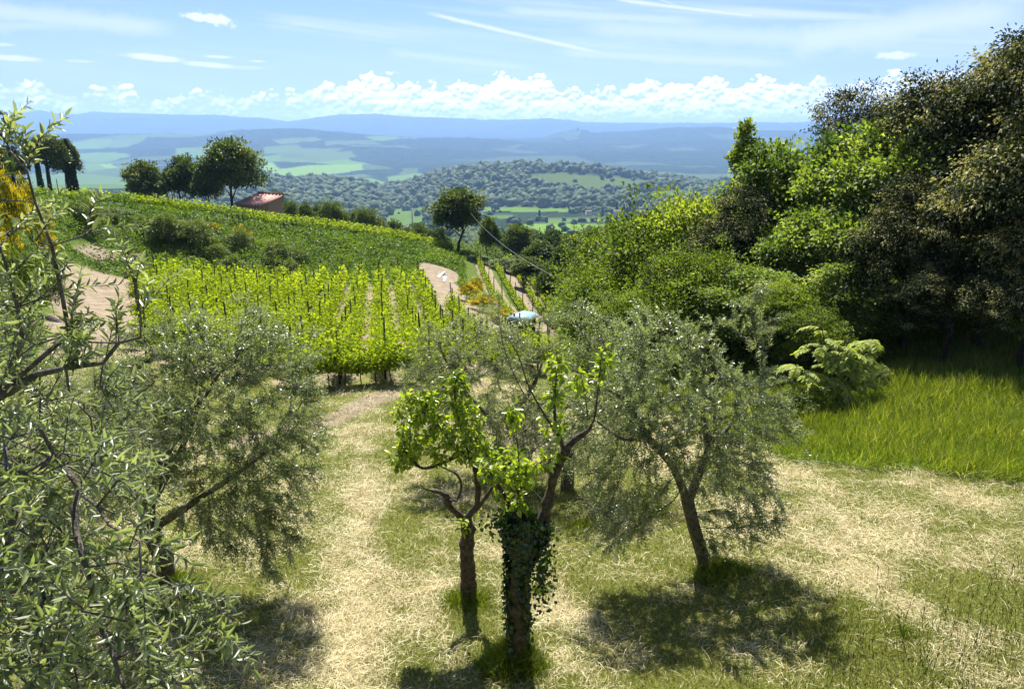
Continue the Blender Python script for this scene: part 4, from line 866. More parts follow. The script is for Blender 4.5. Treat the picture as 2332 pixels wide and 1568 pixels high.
# hay and short sward on the mown slope
n = 480000; u = rng.random(n); yy = 6.4*np.exp(u*math.log(27/6.4)); xx = (rng.random(n)*2650+50-CX)/F0*yy*1.12
ok = (gmask(xx, yy) < 0.5) | (xx < 3.5); ok &= ~inpoly(xx, yy, VINE); xx, yy = xx[ok], yy[ok]
fx = np.clip(np.searchsorted(xs, xx), 0, len(xs)-1); fy = np.clip(np.searchsorted(ys, yy), 0, len(ys)-1)
sv = straw[fy, fx]+rng.normal(size=len(xx))*0.22+0.25*fnoise(xx, yy, 0.5, 71, 2); dv = dirt[fy, fx]
ok = rng.random(len(xx)) > dv*0.8; xx, yy, sv = xx[ok], yy[ok], sv[ok]; zz = Hn(xx, yy); n = len(xx)
hay = sv > 0.5; dsc = np.sqrt(yy/9)
D = np.where(hay[:, None], unit(rng.normal(size=(n, 3))*np.array([1, 1, 0.16])+np.array([[0, 0, 0.10]])), unit(rng.normal(size=(n, 3))*np.array([0.6, 0.6, 0.1])+np.array([[0, 0, 0.8]])))
L = np.where(hay, rng.uniform(0.08, 0.30, n), rng.uniform(0.035, 0.10, n))*dsc; W = np.where(hay, 0.0055, 0.007)*rng.uniform(0.7, 1.4, n)*dsc
vv = np.where(hay, 0.72+0.16*rng.normal(size=n)+0.14*fnoise(xx, yy, 0.5, 72, 2), 0.22+0.14*rng.normal(size=n)+0.2*(rng.random(n) < 0.12))
B = np.c_[xx, yy, zz+np.where(hay, rng.uniform(0.005, 0.04, n), 0)]
blades('cut_grass', B, D, L, W, vv, 'lawn', np.where(hay[:, None], unit(rng.normal(size=(n, 3))*0.4+np.array([[0, 0, 1.0]])), unit(rng.normal(size=(n, 3)))), 0.25)
# tall meadow on the right
n = 330000; yy = rng.uniform(0, 1, n)**1.25*24+11; xx = rng.uniform(3.4, 29, n)
ok = (gmask(xx, yy) > 0.5); px, py = proj(xx, yy, H(xx, yy)); ok &= (px > 1480) & (px < 2560); xx, yy = xx[ok], yy[ok]; n = len(xx); zz = H(xx, yy)
cl = fnoise(xx, yy, 0.9, 81, 3); ed = np.exp(-np.maximum(meadow_side(xx, yy), 0)/0.5)
hg = np.clip(0.42+0.20*cl+0.10*fnoise(xx, yy, 3, 82), 0.16, 0.8)*rng.uniform(0.6, 1.2, n)
D = unit(np.c_[rng.normal(size=n)*0.28+0.10*cl-0.25*ed*0, rng.normal(size=n)*0.28-0.75*ed, np.ones(n)*(1-0.45*ed)])
blades('meadow_grass', np.c_[xx, yy, zz], D, hg, 0.011*np.sqrt(yy/12)*rng.uniform(0.7, 1.4, n), 0.36+0.13*cl+0.13*rng.normal(size=n)+0.45*(rng.random(n) < 0.07), 'meadow', None, 0.35)
# tufts round the trunks and at the foot of the vines, and seeded stalks low on the slope
tx, ty, tl = [], [], []
for (px, Y, r, k, l) in ((1170, 7.68, 0.34, 6500, 0.38), (1065, 9.35, 0.42, 3500, 0.2), (1640, 10.0, 0.5, 5200, 0.2), (395, 9.9, 0.5, 2600, 0.24), (1600, 9.7, 0.35, 1800, 0.14), (1500, 12.5, 0.8, 2200, 0.16), (1230, 9.6, 0.6, 1600, 0.12), (2060, 8.0, 1.2, 1600, 0.12), (1330, 12.0, 1.0, 1600, 0.14)):
    b = plan(px, Y); a = rng.uniform(0, 6.28, k); q = np.abs(rng.normal(size=k))*r*0.6; tx.append(b[0]+np.cos(a)*q); ty.append(b[1]+np.sin(a)*q*0.8); tl.append(l*rng.uniform(0.5, 1.3, k)*np.exp(-q/r*0.6))
tx, ty, tl = map(np.concatenate, (tx, ty, tl)); n = len(tx)
blades('grass_tufts', np.c_[tx, ty, Hn(tx, ty)-0.01], unit(np.c_[rng.normal(size=(n, 2))*0.35, np.ones(n)]), tl, 0.008, 0.3+0.25*rng.normal(size=n), 'meadow', None, 0.4)
def stalks():
    g = np.random.default_rng(5); n = 620; yy = g.uniform(6.2, 9.6, n); px = 1700+(g.random(n)**0.7)*680; keep = g.random(n) < np.clip((yy*-1+9.8)/2.2, 0.15, 1)
    yy, px = yy[keep], px[keep]; xx = (px-CX)/F0*yy*1.12; zz = Hn(xx, yy); n = len(xx); hgt = g.uniform(0.16, 0.42, n)
    hgt[:5] = (1.2, 0.9, 0.75, 0.8, 0.7)
    A = np.c_[xx, yy, zz]; Bt = A+np.c_[g.normal(size=n)*0.06, g.normal(size=n)*0.05, hgt]; Ct = Bt+unit(Bt-A+g.normal(size=(n, 3))*0.04)*g.uniform(0.03, 0.07, (n, 1))
    b = Bag(); V, F = segs(A, Bt, 0.0022, 0.0018, 3); b.add(V, F, 0.25); m = (Bt+Ct)/2
    V, F = segs(Bt, m, 0.002, 0.0055, 5); b.add(V, F, 0.12); V, F = segs(m, Ct, 0.0055, 0.0015, 5); b.add(V, F, 0.12)
    o = b.build('grass_stalks', M['bush']); tag(o, kind='stuff')
stalks()
# leafy cover of the banks
def bank():
    g = np.random.default_rng(17); n = 300000; x = g.uniform(-48, 3, n); y = g.uniform(9, 86, n)
    px, py = proj(x, y, H(x, y)); ok = (px > -160) & (px < 1060) & (y > 9)
    fx = np.clip(np.searchsorted(xs, x), 0, len(xs)-1); fy = np.clip(np.searchsorted(ys, y), 0, len(ys)-1)
    ok &= (dirt[fy, fx] < 0.35) & ~inpoly(x, y, VINE) & (gdirt(x, y) < 0.3)
    CR = [tuple(at(*p)[:2]) for p in ((-120, 460, 40), (0, 450, 48), (60, 462, 58), (120, 456, 66), (200, 462, 71), (400, 478, 73), (600, 514, 74.5), (750, 527, 78), (900, 549, 81), (1030, 569, 84))]+[(3, 84), (3, 9), (-48, 9), (-60, 40)]
    ok &= inpoly(x, y-1.0, CR); ok &= ((x < -16.5) | (y > 52)); x, y = x[ok], y[ok]; n = len(x)
    lump = np.clip(fnoise(x, y, 3.4, 91, 3)+0.15, 0, 1)*1.6*smst(-x, 8, 26)+np.clip(fnoise(x, y, 2.2, 94, 2), 0, 1)*0.8+0.2+0.2*fnoise(x, y, 1.2, 92)
    z = Hn(x, y)+lump*g.random(n)**0.4
    D = unit(rdir(n, g)+np.array([[0, 0, 0.35]])); N = unit(rdir(n, g)*0.8+np.array([[0, 0, 0.9]])); dist = y
    sz = np.interp(dist, [10, 40, 85], [0.07, 0.11, 0.21])*g.uniform(0.6, 1.4, n)
    V, F, nv = leafs(np.c_[x, y, z], D, N, sz*1.3, sz*0.7, False)
    tone = 0.45+0.35*fnoise(x, y, 2.5, 93, 3)+0.14*g.normal(size=n)+0.15*smst(x, -20, -5)
    o = mk('bank_undergrowth', V, F, M['bank'], None, {'v': np.repeat(np.clip(tone, 0, 1), nv)}); tag(o, kind='stuff')
bank()
def wood_floor():
    g = np.random.default_rng(19); n = 90000; x = g.uniform(3, 34, n); y = g.uniform(20, 62, n); px, py = proj(x, y, H(x, y)); ok = (px > 1230) & (px < 2500) & (y > np.interp(px, [1230, 1500, 1850, 2000, 2331, 2500], [34, 27, 21.5, 22.5, 23.5, 23])); x, y = x[ok], y[ok]; n = len(x)
    z = H(x, y)+(0.9+0.7*fnoise(x, y, 2.5, 99))*g.random(n)**0.6*smst(y, 20, 27)
    sz = g.uniform(0.07, 0.16, n)*np.sqrt(y/24); V, F, nv = leafs(np.c_[x, y, z], unit(rdir(n, g)+np.array([[0, 0, 0.3]])), unit(rdir(n, g)+np.array([[0, 0, 0.8]])), sz*1.3, sz*0.7, False)
    o = mk('wood_undergrowth', V, F, M['oak'], None, {'v': np.repeat(np.clip(0.35+0.2*g.normal(size=n), 0, 1), nv)}); tag(o, kind='stuff')
wood_floor(); lap('grass')
# ---------------------------------------------------------------- vineyard
PSI = R(10); rd = np.array([-math.sin(PSI), math.cos(PSI)]); rn = np.array([math.cos(PSI), math.sin(PSI)])
def vine_geo(g, nl, ls):
    b = Bag(); tz = np.linspace(0, 0.62, 5); v, f = tube(np.c_[np.cumsum(g.normal(size=5))*0.012, np.cumsum(g.normal(size=5))*0.012, tz-0.03], 0.022*(1.1-tz*0.5), 5); wood = (v, f[0])
    n = nl; x = g.uniform(-0.5, 0.5, n); sh = g.normal(size=n)
    z = 0.62+np.abs(g.normal(size=n))*0.36*(1+0.4*np.sin(x*14+g.uniform(0, 6))); z = np.minimum(z, 1.75); y = sh*0.22
    P = np.c_[x, y, z]; D = unit(rdir(n, g)+np.array([[0, 0, 0.1]])); N = unit(rdir(n, g)+np.array([[0, 0, 0.7]]))
    sz = ls*g.uniform(0.6, 1.3, n); V, F, nv = leafs(P, D, N, sz, sz*0.95, True, 0.15, 0.2)
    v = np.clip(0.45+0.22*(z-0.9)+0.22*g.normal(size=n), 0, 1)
    return wood, (V, F, np.repeat(v, nv), nv)
gv = np.random.default_rng(77); vps = []
for i in range(7):
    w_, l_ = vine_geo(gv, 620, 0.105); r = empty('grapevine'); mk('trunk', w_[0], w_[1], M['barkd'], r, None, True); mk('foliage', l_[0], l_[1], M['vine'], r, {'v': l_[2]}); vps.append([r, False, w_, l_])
VL = 'young bright green grapevine in the close rows on the terrace above the olives'
pos = []; spos = []
for k, c in enumerate(np.arange(-24, 14, 1.5)):
    s = np.arange(-15, 90, 0.95)+gv.uniform(0, 0.5); q = rn[None]*c+rd[None]*s[:, None]; ok = inpoly(q[:, 0], q[:, 1], VINE); q = q[ok]
    q = q+gv.normal(size=q.shape)*0.05; pos += [tuple(p) for p in q]
    spos += [tuple(p) for p in q[0::4]]+([tuple(q[-1])] if len(q) else [])
q_ = np.array([VINE[7], VINE[6]]); hd = [tuple(q_[0]*(1-t)+q_[1]*t+np.array([0, 0.1])) for t in np.linspace(-0.4, 1.1, 7)]; pos += hd
edge = [tuple((1-t)*np.array(VINE[-1])+t*np.array(VINE[0])) for t in np.linspace(0, 1, 12)]
pos.sort(key=lambda p: p[1]); print('vines', len(pos), 'stakes', len(spos))
def _clear(p):
    q = proj(p[0], p[1], float(H(np.array([p[0]]), np.array([p[1]]))[0])); return not (1128 < q[0] < 1222 and 33 < p[1] < 46)
pos = [p for p in pos if _clear(p)]
for i, (x, y) in enumerate(pos[:300]):
    vp = vps[i % 7]; r = vp[0] if not vp[1] else copy_tree(vp[0]); vp[1] = True
    r.location = (x, y, float(Hn(np.array([x]), np.array([y]))[0])-0.02); r.rotation_euler = (0, 0, PSI+math.pi/2+random.choice((0, math.pi))+random.uniform(-0.1, 0.1)); s = random.uniform(0.85, 1.12); r.scale = (1, 1, s)
    tag(r, VL, 'grapevine', 'vines of the terrace vineyard')
rest = [(x, y, PSI+math.pi/2, 1.0) for x, y in pos[300:]]
# upper vineyard: rows that follow the crest
cr = np.array([at(*p)[:2] for p in ((185, 460, 71.5), (200, 463, 72), (400, 478, 74.5), (600, 513, 76), (750, 526, 80), (900, 547, 83), (1025, 567, 86))])
ustk = []
for off in (0, 2.4, 4.8, 7.2, 10, 13, 16, 20):
    L = np.linalg.norm(np.diff(cr, axis=0), axis=1); cum = np.r_[0, np.cumsum(L)]; s = np.arange(0, cum[-1], 0.95)
    q = np.c_[np.interp(s, cum, cr[:, 0]), np.interp(s, cum, cr[:, 1])]; tg = np.gradient(q, axis=0); tg /= np.linalg.norm(tg, axis=1)[:, None]
    q = q+np.c_[-tg[:, 1], tg[:, 0]]*off; q = q+gv.normal(size=q.shape)*0.05
    for j, (p, d) in enumerate(zip(q, tg)):
        rest.append((p[0], p[1], math.atan2(d[1], d[0]), 0.78))
        if j % 4 == 0 and off < 14: ustk.append((p[0], p[1]))
# rows on the lower slope beyond the tractor
for q in (((1088, 616, 85), (1118, 680, 66), (1165, 745, 53)), ((1128, 622, 85), (1168, 690, 66), (1215, 755, 52)), ((1170, 626, 85), (1212, 690, 67), (1256, 750, 55)), ((1195, 628, 85), (1240, 690, 68), (1275, 735, 58))):
    P_ = np.array([at(*p)[:2] for p in q]); L = np.linalg.norm(np.diff(P_, axis=0), axis=1); cum = np.r_[0, np.cumsum(L)]; s = np.arange(0, cum[-1], 0.9)
    q2 = np.c_[np.interp(s, cum, P_[:, 0]), np.interp(s, cum, P_[:, 1])]; tg = np.gradient(q2, axis=0)
    for j, (p, d) in enumerate(zip(q2, tg)):
        rest.append((p[0], p[1], math.atan2(d[1], d[0]), 0.62))
        if j % 6 == 0: spos.append(tuple(p))
def merge_vines():
    g = np.random.default_rng(3); arr = np.array(rest); z = Hn(arr[:, 0], arr[:, 1]); n = len(arr); B = Bag()
    w0, _ = vine_geo(g, 5, 0.1); nl = 110
    Vs, Fs, As, off = [], [], [], 0
    V0, F0_ = w0
    for (x, y, a, s), zz in zip(arr, z):
        c, sn = math.cos(a), math.sin(a)
        P = V0; Vw = np.c_[P[:, 0]*c-P[:, 1]*sn+x, P[:, 0]*sn+P[:, 1]*c+y, P[:, 2]+zz]; Vs.append(Vw); Fs.append(F0_+off); As.append(np.full(len(Vw), 0.0)); off += len(Vw)
    _, l = vine_geo(g, nl, 0.2)
    nq = np.arange(n)
    lv = [vine_geo(g, nl, 0.2)[1] for _ in range(9)]
    for i, ((x, y, a, s), zz) in enumerate(zip(arr, z)):
        V, F, v, nv = lv[i % 9]; c, sn = math.cos(a), math.sin(a)
        V = V*np.array([1, 0.55 if s < 0.7 else 1, 1])
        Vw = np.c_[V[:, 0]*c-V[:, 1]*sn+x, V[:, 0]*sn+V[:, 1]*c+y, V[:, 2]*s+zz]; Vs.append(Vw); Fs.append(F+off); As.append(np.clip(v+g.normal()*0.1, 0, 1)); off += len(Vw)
    o = mk('grapevine_rows', np.concatenate(Vs), np.concatenate(Fs), M['vine'], None, {'v': np.concatenate(As)}); tag(o, kind='stuff')
merge_vines()
# stakes
def stake():
    b = Bag(); v, f = tube([(0, 0, -0.1), (0.01, 0, 0.7), (0.0, 0.01, 1.4), (0.015, 0, 2.05), (0.016, 0, 2.1)], np.array([0.036, 0.034, 0.031, 0.028, 0.008]), 6); b.add(v, f); return b.build('vine_stake', M['stake'], None, False)
st0 = stake(); first = True; spos = sorted(spos, key=lambda p: p[1]); nst = 0
for p, lab, grp in [(p, 'dark wooden stake standing among the rows of the lower vineyard', 'stakes of the lower vineyard') for p in spos+edge]+[(p, 'thin dark stake in the upper vineyard along the crest of the bank', 'stakes of the upper vineyard') for p in ustk[::2]]:
    if nst >= 300: break
    o = st0 if first else st0.copy()
    if not first: COL.objects.link(o)
    first = False; nst += 1
    o.location = (p[0], p[1], float(H(np.array([p[0]]), np.array([p[1]]))[0])); s = random.uniform(0.92, 1.1); o.scale = (1.15, 1.15, s); o.rotation_euler = (random.uniform(-0.05, 0.05), random.uniform(-0.05, 0.05), random.uniform(0, 6))
    tag(o, lab, 'stake', grp)
lap('vines')
# ---------------------------------------------------------------- tree kinds
proto('oak', 'oak_tree', 301, 8, 3.2, 'oak', 'bark', 30, 1800, 32, 0.175, 0.10, 0.17, cz=0.52, rz=0.5)
proto('oak2', 'oak_tree', 302, 8, 3.2, 'oak', 'bark', 34, 2000, 32, 0.17, 0.10, 0.15, cz=0.48, rz=0.54)
proto('loc', 'locust_tree', 303, 8, 2.6, 'locust', 'barkd', 44, 1600, 44, 0.18, 0.115, 0.12, cz=0.52, rz=0.52, lobe=0.32, sub=0.15, flat=0.55, nl=14)
proto('loc2', 'locust_tree', 304, 8, 2.6, 'locust', 'barkd', 48, 1700, 40, 0.17, 0.115, 0.12, cz=0.46, rz=0.56, lobe=0.30, sub=0.14, flat=0.6, nl=14)
proto('holm', 'holm_oak', 305, 9, 3.2, 'holm', 'barkd', 60, 2900, 40, 0.13, 0.065, 0.2, cz=0.48, rz=0.56, lobe=0.36, sub=0.10, cat=0.30, out=0.35, droopy=0.5)
proto('holm2', 'holm_oak', 306, 9, 3.2, 'holm', 'barkd', 64, 2900, 40, 0.13, 0.065, 0.2, cz=0.46, rz=0.58, lobe=0.36, sub=0.10, cat=0.24, out=0.35, droopy=0.5)
proto('far', 'leafy_tree', 307, 9, 3.6, 'oakd', 'barkd', 30, 1000, 26, 0.36, 0.24, 0.24, cz=0.54, rz=0.48, sub=0.13, lobe=0.36)
proto('far2', 'leafy_tree', 308, 9, 3.6, 'oakd', 'barkd', 30, 900, 26, 0.36, 0.22, 0.24, cz=0.50, rz=0.52, sub=0.15)
proto('bigol', 'shrubby_tree', 309, 7, 3.4, 'bush', 'barkd', 26, 900, 30, 0.34, 0.12, 0.24, cz=0.46, rz=0.55, sub=0.15, lobe=0.5)
proto('broom', 'broom_bush', 310, 2, 1.3, 'broom', 'barkd', 16, 260, 34, 0.12, 0.05, 0.03, cz=0.45, rz=0.55, cat=0.5, lobe=0.45, nl=5)
proto('shrub', 'leafy_shrub', 311, 2.2, 1.5, 'bush', 'barkd', 14, 240, 34, 0.13, 0.06, 0.03, cz=0.42, rz=0.6, lobe=0.45, nl=5)
lap('protos')
W = 'trees of the wood beside the meadow'
T = [  # kind, column, distance, top, half width, label
 ('oak2', 1400, 40, 508, 110, 'yellow-green broad tree at the gully end of the wood, where the cable disappears', 'tree'),
 ('oak', 1475, 33, 600, 130, 'low spreading tree with pale glittering leaves below the yellow-green end tree of the wood', 'tree'),
 ('oak', 1560, 34, 440, 75, 'bright oak rising directly left of the slim ivy-covered spire', 'tree'),
 ('oak2', 1600, 30, 640, 110, 'deep green oak at the foot of the wood behind the forked olive', 'tree'),
 ('loc', 1745, 32, 330, 95, 'airy light green locust with a flat top against the blue hills', 'tree'),
 ('holm2', 1690, 30, 430, 70, 'rusty brown-tinged holm oak under the flat-topped locust', 'tree'),
 ('loc2', 1800, 27, 480, 110, 'feathery locust in the middle of the wood above the pale sapling', 'tree'),
 ('loc', 1905, 28, 290, 75, 'narrow tall locust whose top pokes up left of the dark holm oaks', 'tree'),
 ('loc2', 1720, 25, 620, 110, 'low green locust directly behind the crown of the forked olive', 'tree'),
 ('loc2', 1920, 24, 600, 100, 'drooping locust with horizontal leaf sprays behind the sapling', 'tree'),
 ('holm', 1975, 32, 205, 80, 'grey-brown holm oak on the skyline at the left shoulder of the tall dark mass', 'tree'),
 ('loc', 2000, 26, 285, 62, 'bright green locust standing in front of the holm oak skyline', 'tree'),
 ('holm', 2120, 26, 105, 120, 'tall holm oak with cream catkins and a sunlit flank facing the valley', 'tree'),
 ('holm2', 2060, 23.5, 400, 95, 'pale flowering holm oak forming a bright column at the edge of the deep shade', 'tree'),
 ('holm', 2270, 24, 42, 130, 'tallest holm oak, reaching to the upper corner of the view', 'tree'),
 ('holm2', 2230, 22, 330, 120, 'dark holm oak in deep shade under the tallest one', 'tree'),
 ('holm2', 2130, 21.5, 570, 95, 'low catkin-covered holm oak hanging over the meadow edge', 'tree'),
 ('holm', 2400, 21, 60, 130, 'holm oak cut by the edge of the view beside the tallest one', 'tree'),
 ('holm', 2320, 19.5, 520, 110, 'shaded holm oak low at the upper end of the meadow', 'tree'),
 ('holm2', 2520, 22, 0, 160, 'big holm oak outside the tall dark mass of the wood', 'tree'),
 ('oak2', 1500, 46, 560, 110, 'oak half hidden between the gully and the wood', 'tree'),
 ('oak', 1660, 40, 470, 80, 'oak deeper in the wood behind the ivy-covered spire', 'tree'),
 ('holm', 1850, 36, 420, 110, 'holm oak filling the dark heart of the wood behind the locusts', 'tree'),
 ('holm', 2200, 30, 200, 150, 'second row holm oak closing the gap behind the tallest one', 'tree'),
 ('oak2', 1330, 52, 640, 60, 'dark leafy tree at the lower edge of the gully', 'tree')]
for k, px, Y, top, hw, lab, c in T: plant(k, px, Y, top, hw*(1.25 if k[0] == 'h' else 1.2), lab, c, W)
_h = ['behind the tallest holm oak', 'behind the pale flowering column', 'deep in the shade above the meadow', 'over the top end of the meadow', 'in the back row of the dark mass', 'between the dark mass and the locusts']
for i, (px, Y, top, hw) in enumerate(((2330, 29, 90, 170), (2150, 31, 240, 150), (2120, 27, 420, 120), (2400, 25, 300, 140), (2250, 34, 150, 170), (2000, 34, 400, 120))): plant('holm' if i % 2 else 'holm2', px, Y, top, hw, 'shadowy holm oak '+_h[i], 'tree', W)
_h = ['below the bright oak of the spire', 'below the flat-topped locust', 'behind the pale sapling', 'next to the glittering low tree', 'where wood and gully meet']
for i, (px, Y, top, hw) in enumerate(((1560, 27, 560, 85), (1780, 24, 640, 90), (1850, 22.5, 700, 80), (1420, 30, 660, 90), (1370, 36, 600, 90))): plant('oak' if i % 2 else 'oak2', px, Y, top, hw, 'leafy young oak '+_h[i], 'tree', W)
# slim ivy spire and the young branch above it
def spire():
    g = np.random.default_rng(44); b = plan(1652, 33); h = zpy(345, 33)-b[2]; n = 9000
    t = g.random(n)**0.8; a = g.uniform(0, 6.28, n); r = (0.75*(1-t)**0.6+0.12)*np.abs(g.normal(size=n))*0.55+0.05*np.sin(t*30)
    P = np.c_[np.cos(a)*r, np.sin(a)*r, t*h]; root = empty('ivy_covered_tree', b)
    tag(root, 'slim dark spire of ivy with a bare dead tip, standing above the wood', 'tree', W)
    v, f = tube([(0, 0, 0), (0.1, 0, h*0.5), (0, 0.05, h), (-0.1, 0, h*1.05), (-0.16, 0, h*1.12)], np.array([0.2, 0.14, 0.07, 0.04, 0.015]), 6); mk('trunk', v, f, M['barkd'], root)
    D = rdir(n, g); V, F, nv = leafs(P, D, rdir(n, g), 0.14, 0.12, False); mk('ivy', V, F, M['ivy'], root, {'v': np.repeat(np.clip(0.4+0.3*g.normal(size=n), 0, 1), nv)})
    # leafy branch leaning out of it
    A = np.concatenate([inball(26, np.array(at(*p))-b, (r_, r_, r_), g) for p, r_ in (((1695, 310, 33), 0.35), ((1715, 335, 33), 0.35), ((1678, 350, 33), 0.3), ((1700, 290, 33), 0.2), ((1685, 370, 33), 0.3))])
    br = np.array([np.array(at(*p))-b for p in ((1660, 430, 33), (1680, 390, 33), (1700, 360, 33), (1698, 315, 33))]); v, f = tube(br, np.array([0.06, 0.045, 0.03, 0.02]), 5)
    mk('branch', v, f, M['barkd'], root); q = np.repeat(A, 12, 0)+g.normal(size=(len(A)*12, 3))*0.12; n = len(q)
    V, F, nv = leafs(q, rdir(n, g), unit(rdir(n, g)+np.array([[0, 0, 0.7]])), 0.16, 0.10, False); mk('crown', V, F, M['oak'], root, {'v': np.repeat(np.clip(0.6+0.2*g.normal(size=n), 0, 1), nv)})
spire()
# pale sapling in front of the wood: compound leaves in tiers
def sapling():
    g = np.random.default_rng(55); b = plan(1905, 19.2); root = empty('walnut_sapling', b)
    tag(root, 'pale sunlit sapling with big feathered leaves at the edge of the meadow', 'tree', W)
    V, F, n = [], [], 0; LV, LF, ln = [], [], 0
    def tb(p, r):
        nonlocal n
        v, f = tube(p, r, 5); V.append(v); F.append(f[0]+n); n += len(v)
    Y = 19.2; loc = lambda px, py, dy=0: np.array(at(px, py, Y+dy))-b
    stems = [[(1905, 905), (1900, 850), (1880, 790), (1870, 745)], [(1905, 900), (1940, 850), (1960, 800), (1985, 770)], [(1900, 890), (1850, 860), (1810, 830)], [(1905, 895), (1925, 880), (1965, 870)], [(1900, 870), (1890, 820), (1840, 790)], [(1915, 870), (1950, 815), (1975, 800)], [(1905, 880), (1860, 890), (1830, 895)], [(1905, 860), (1915, 810), (1925, 770)]]
    tb([np.array([0, 0, -0.1]), loc(1905, 925)*[1, 0, 1], loc(1905, 880)], np.array([0.05, 0.045, 0.035]))
    for si, s in enumerate(stems):
        dy = g.uniform(-0.6, 0.6); P = np.array([loc(x, y, dy*i/len(s)) for i, (x, y) in enumerate(s)]); tb(P, np.linspace(0.03, 0.012, len(P)))
        for k in range(15):
            t = g.uniform(0.25, 1)*(len(P)-1.001); i = int(t); p = P[i]*(1-t+i)+P[i+1]*(t-i); a = g.uniform(0, 6.28); L = g.uniform(0.4, 0.7)
            m = 14; tt = np.linspace(0.15, 1, m); R_ = np.c_[np.cos(a)*tt*L, np.sin(a)*tt*L*0.9, 0.25*L*tt-0.45*L*tt**2]+p; tb(R_[::4], 0.006)
            d = unit(np.gradient(R_, axis=0)); sd = unit(np.cross(d, np.array([[0, 0, 1.0]])))
            for sg in (-1, 1):
                v, f, nv = leafs(R_, unit(sd*sg+d*0.4+g.normal(size=(m, 3))*0.12-np.array([[0, 0, 0.15]])), np.tile([[0, 0, 1.0]], (m, 1))+g.normal(size=(m, 3))*0.15, 0.17, 0.06, True, 0.1, 0.2); LV.append(v); LF.append(f+ln); ln += len(v)
    mk('trunk', np.concatenate(V), np.concatenate(F), M['barkd'], root, None, True)
    LV = np.concatenate(LV); mk('crown', LV, np.concatenate(LF), M['locust'], root, {'v': np.repeat(0.85+0.1*g.normal(size=len(LV)//6), 6)})
sapling()
plant('shrub', 1800, 18.5, 880, 60, 'leafy shrub between the forked olive and the pale sapling', 'shrub', W)
plant('shrub', 1990, 20.5, 830, 50, 'shaded shrub under the low holm oak behind the sapling', 'shrub', W)
# ---------------------------------------------------------------- gully and middle distance
G = 'trees along the gully and the field beyond'
for k, px, Y, top, hw, lab in (
 ('far2', 1042, 89, 430, 66, 'big solitary leafy tree at the end of the upper bank'), ('far2', 1112, 100, 495, 26, 'dark ivy-wrapped tree just beyond the big solitary one'),
 ('far2', 1178, 108, 512, 42, 'green tree between the ivy-wrapped tree and the gully'), ('far', 1225, 84, 548, 48, 'rounded tree at the head of the gully'), ('far2', 1195, 74, 585, 40, 'bushy tree on the near rim of the gully, above the vine rows'),
 ('far', 1285, 74, 565, 52, 'pale-leaved tree in the gully under the sagging cable'), ('far', 1268, 60, 610, 44, 'shadowy tree at the lower end of the gully vine rows'), ('far2', 1305, 100, 535, 45, 'tree crown behind the gully, below the village fields'),
 ('far', 1255, 130, 525, 45, 'distant leafy crown right under the light green field'), ('far2', 1350, 120, 520, 50, 'leafy crown left of the yellow-green wood end'),
 ('far2', 1150, 84, 590, 40, 'low rounded tree at the top of the gully vine rows'), ('bigol', 1085, 86, 585, 32, 'grey-green bush at the start of the gully vine rows'),
 ('far', 640, 122, 438, 28, 'slender leafy tree peeping up right of the brick shed'), ('bigol', 660, 114, 455, 26, 'olive-brown bushy tree against the gable of the brick shed'), ('far2', 700, 118, 462, 22, 'light green bush between the shed and the twin grey trees'),
 ('bigol', 770, 112, 455, 40, 'big grey-green bushy tree, larger of the twin pair on the crest'), ('bigol', 848, 110, 472, 38, 'grey-green bushy tree, smaller of the twin pair on the crest'), ('bigol', 818, 111, 478, 24, 'silvery bush wedged between the twin grey trees'),
 ('far2', 730, 122, 468, 30, 'low green tree left of the twin grey trees'), ('far', 900, 135, 505, 30, 'dark green tree beyond the lower end of the upper vineyard'), ('far2', 955, 140, 510, 34, 'dark green tree near the foot of the utility pole'), ('far', 1000, 130, 520, 30, 'green tree left of the big solitary one'),
 ('far2', 925, 118, 520, 26, 'low bush just past the last vines of the upper vineyard'),
 ('far2', 532, 108, 318, 76, 'tallest broad oak, shading the brick shed'), ('far2', 480, 110, 372, 38, 'bushy companion of the tallest broad oak'), ('far', 425, 112, 358, 56, 'middle tree of the group of three above the upper vineyard'), ('far2', 343, 113, 368, 50, 'smallest round tree of the group of three above the upper vineyard')):
    plant(k, px, Y, top, hw, lab, 'tree', G)
lap('trees')
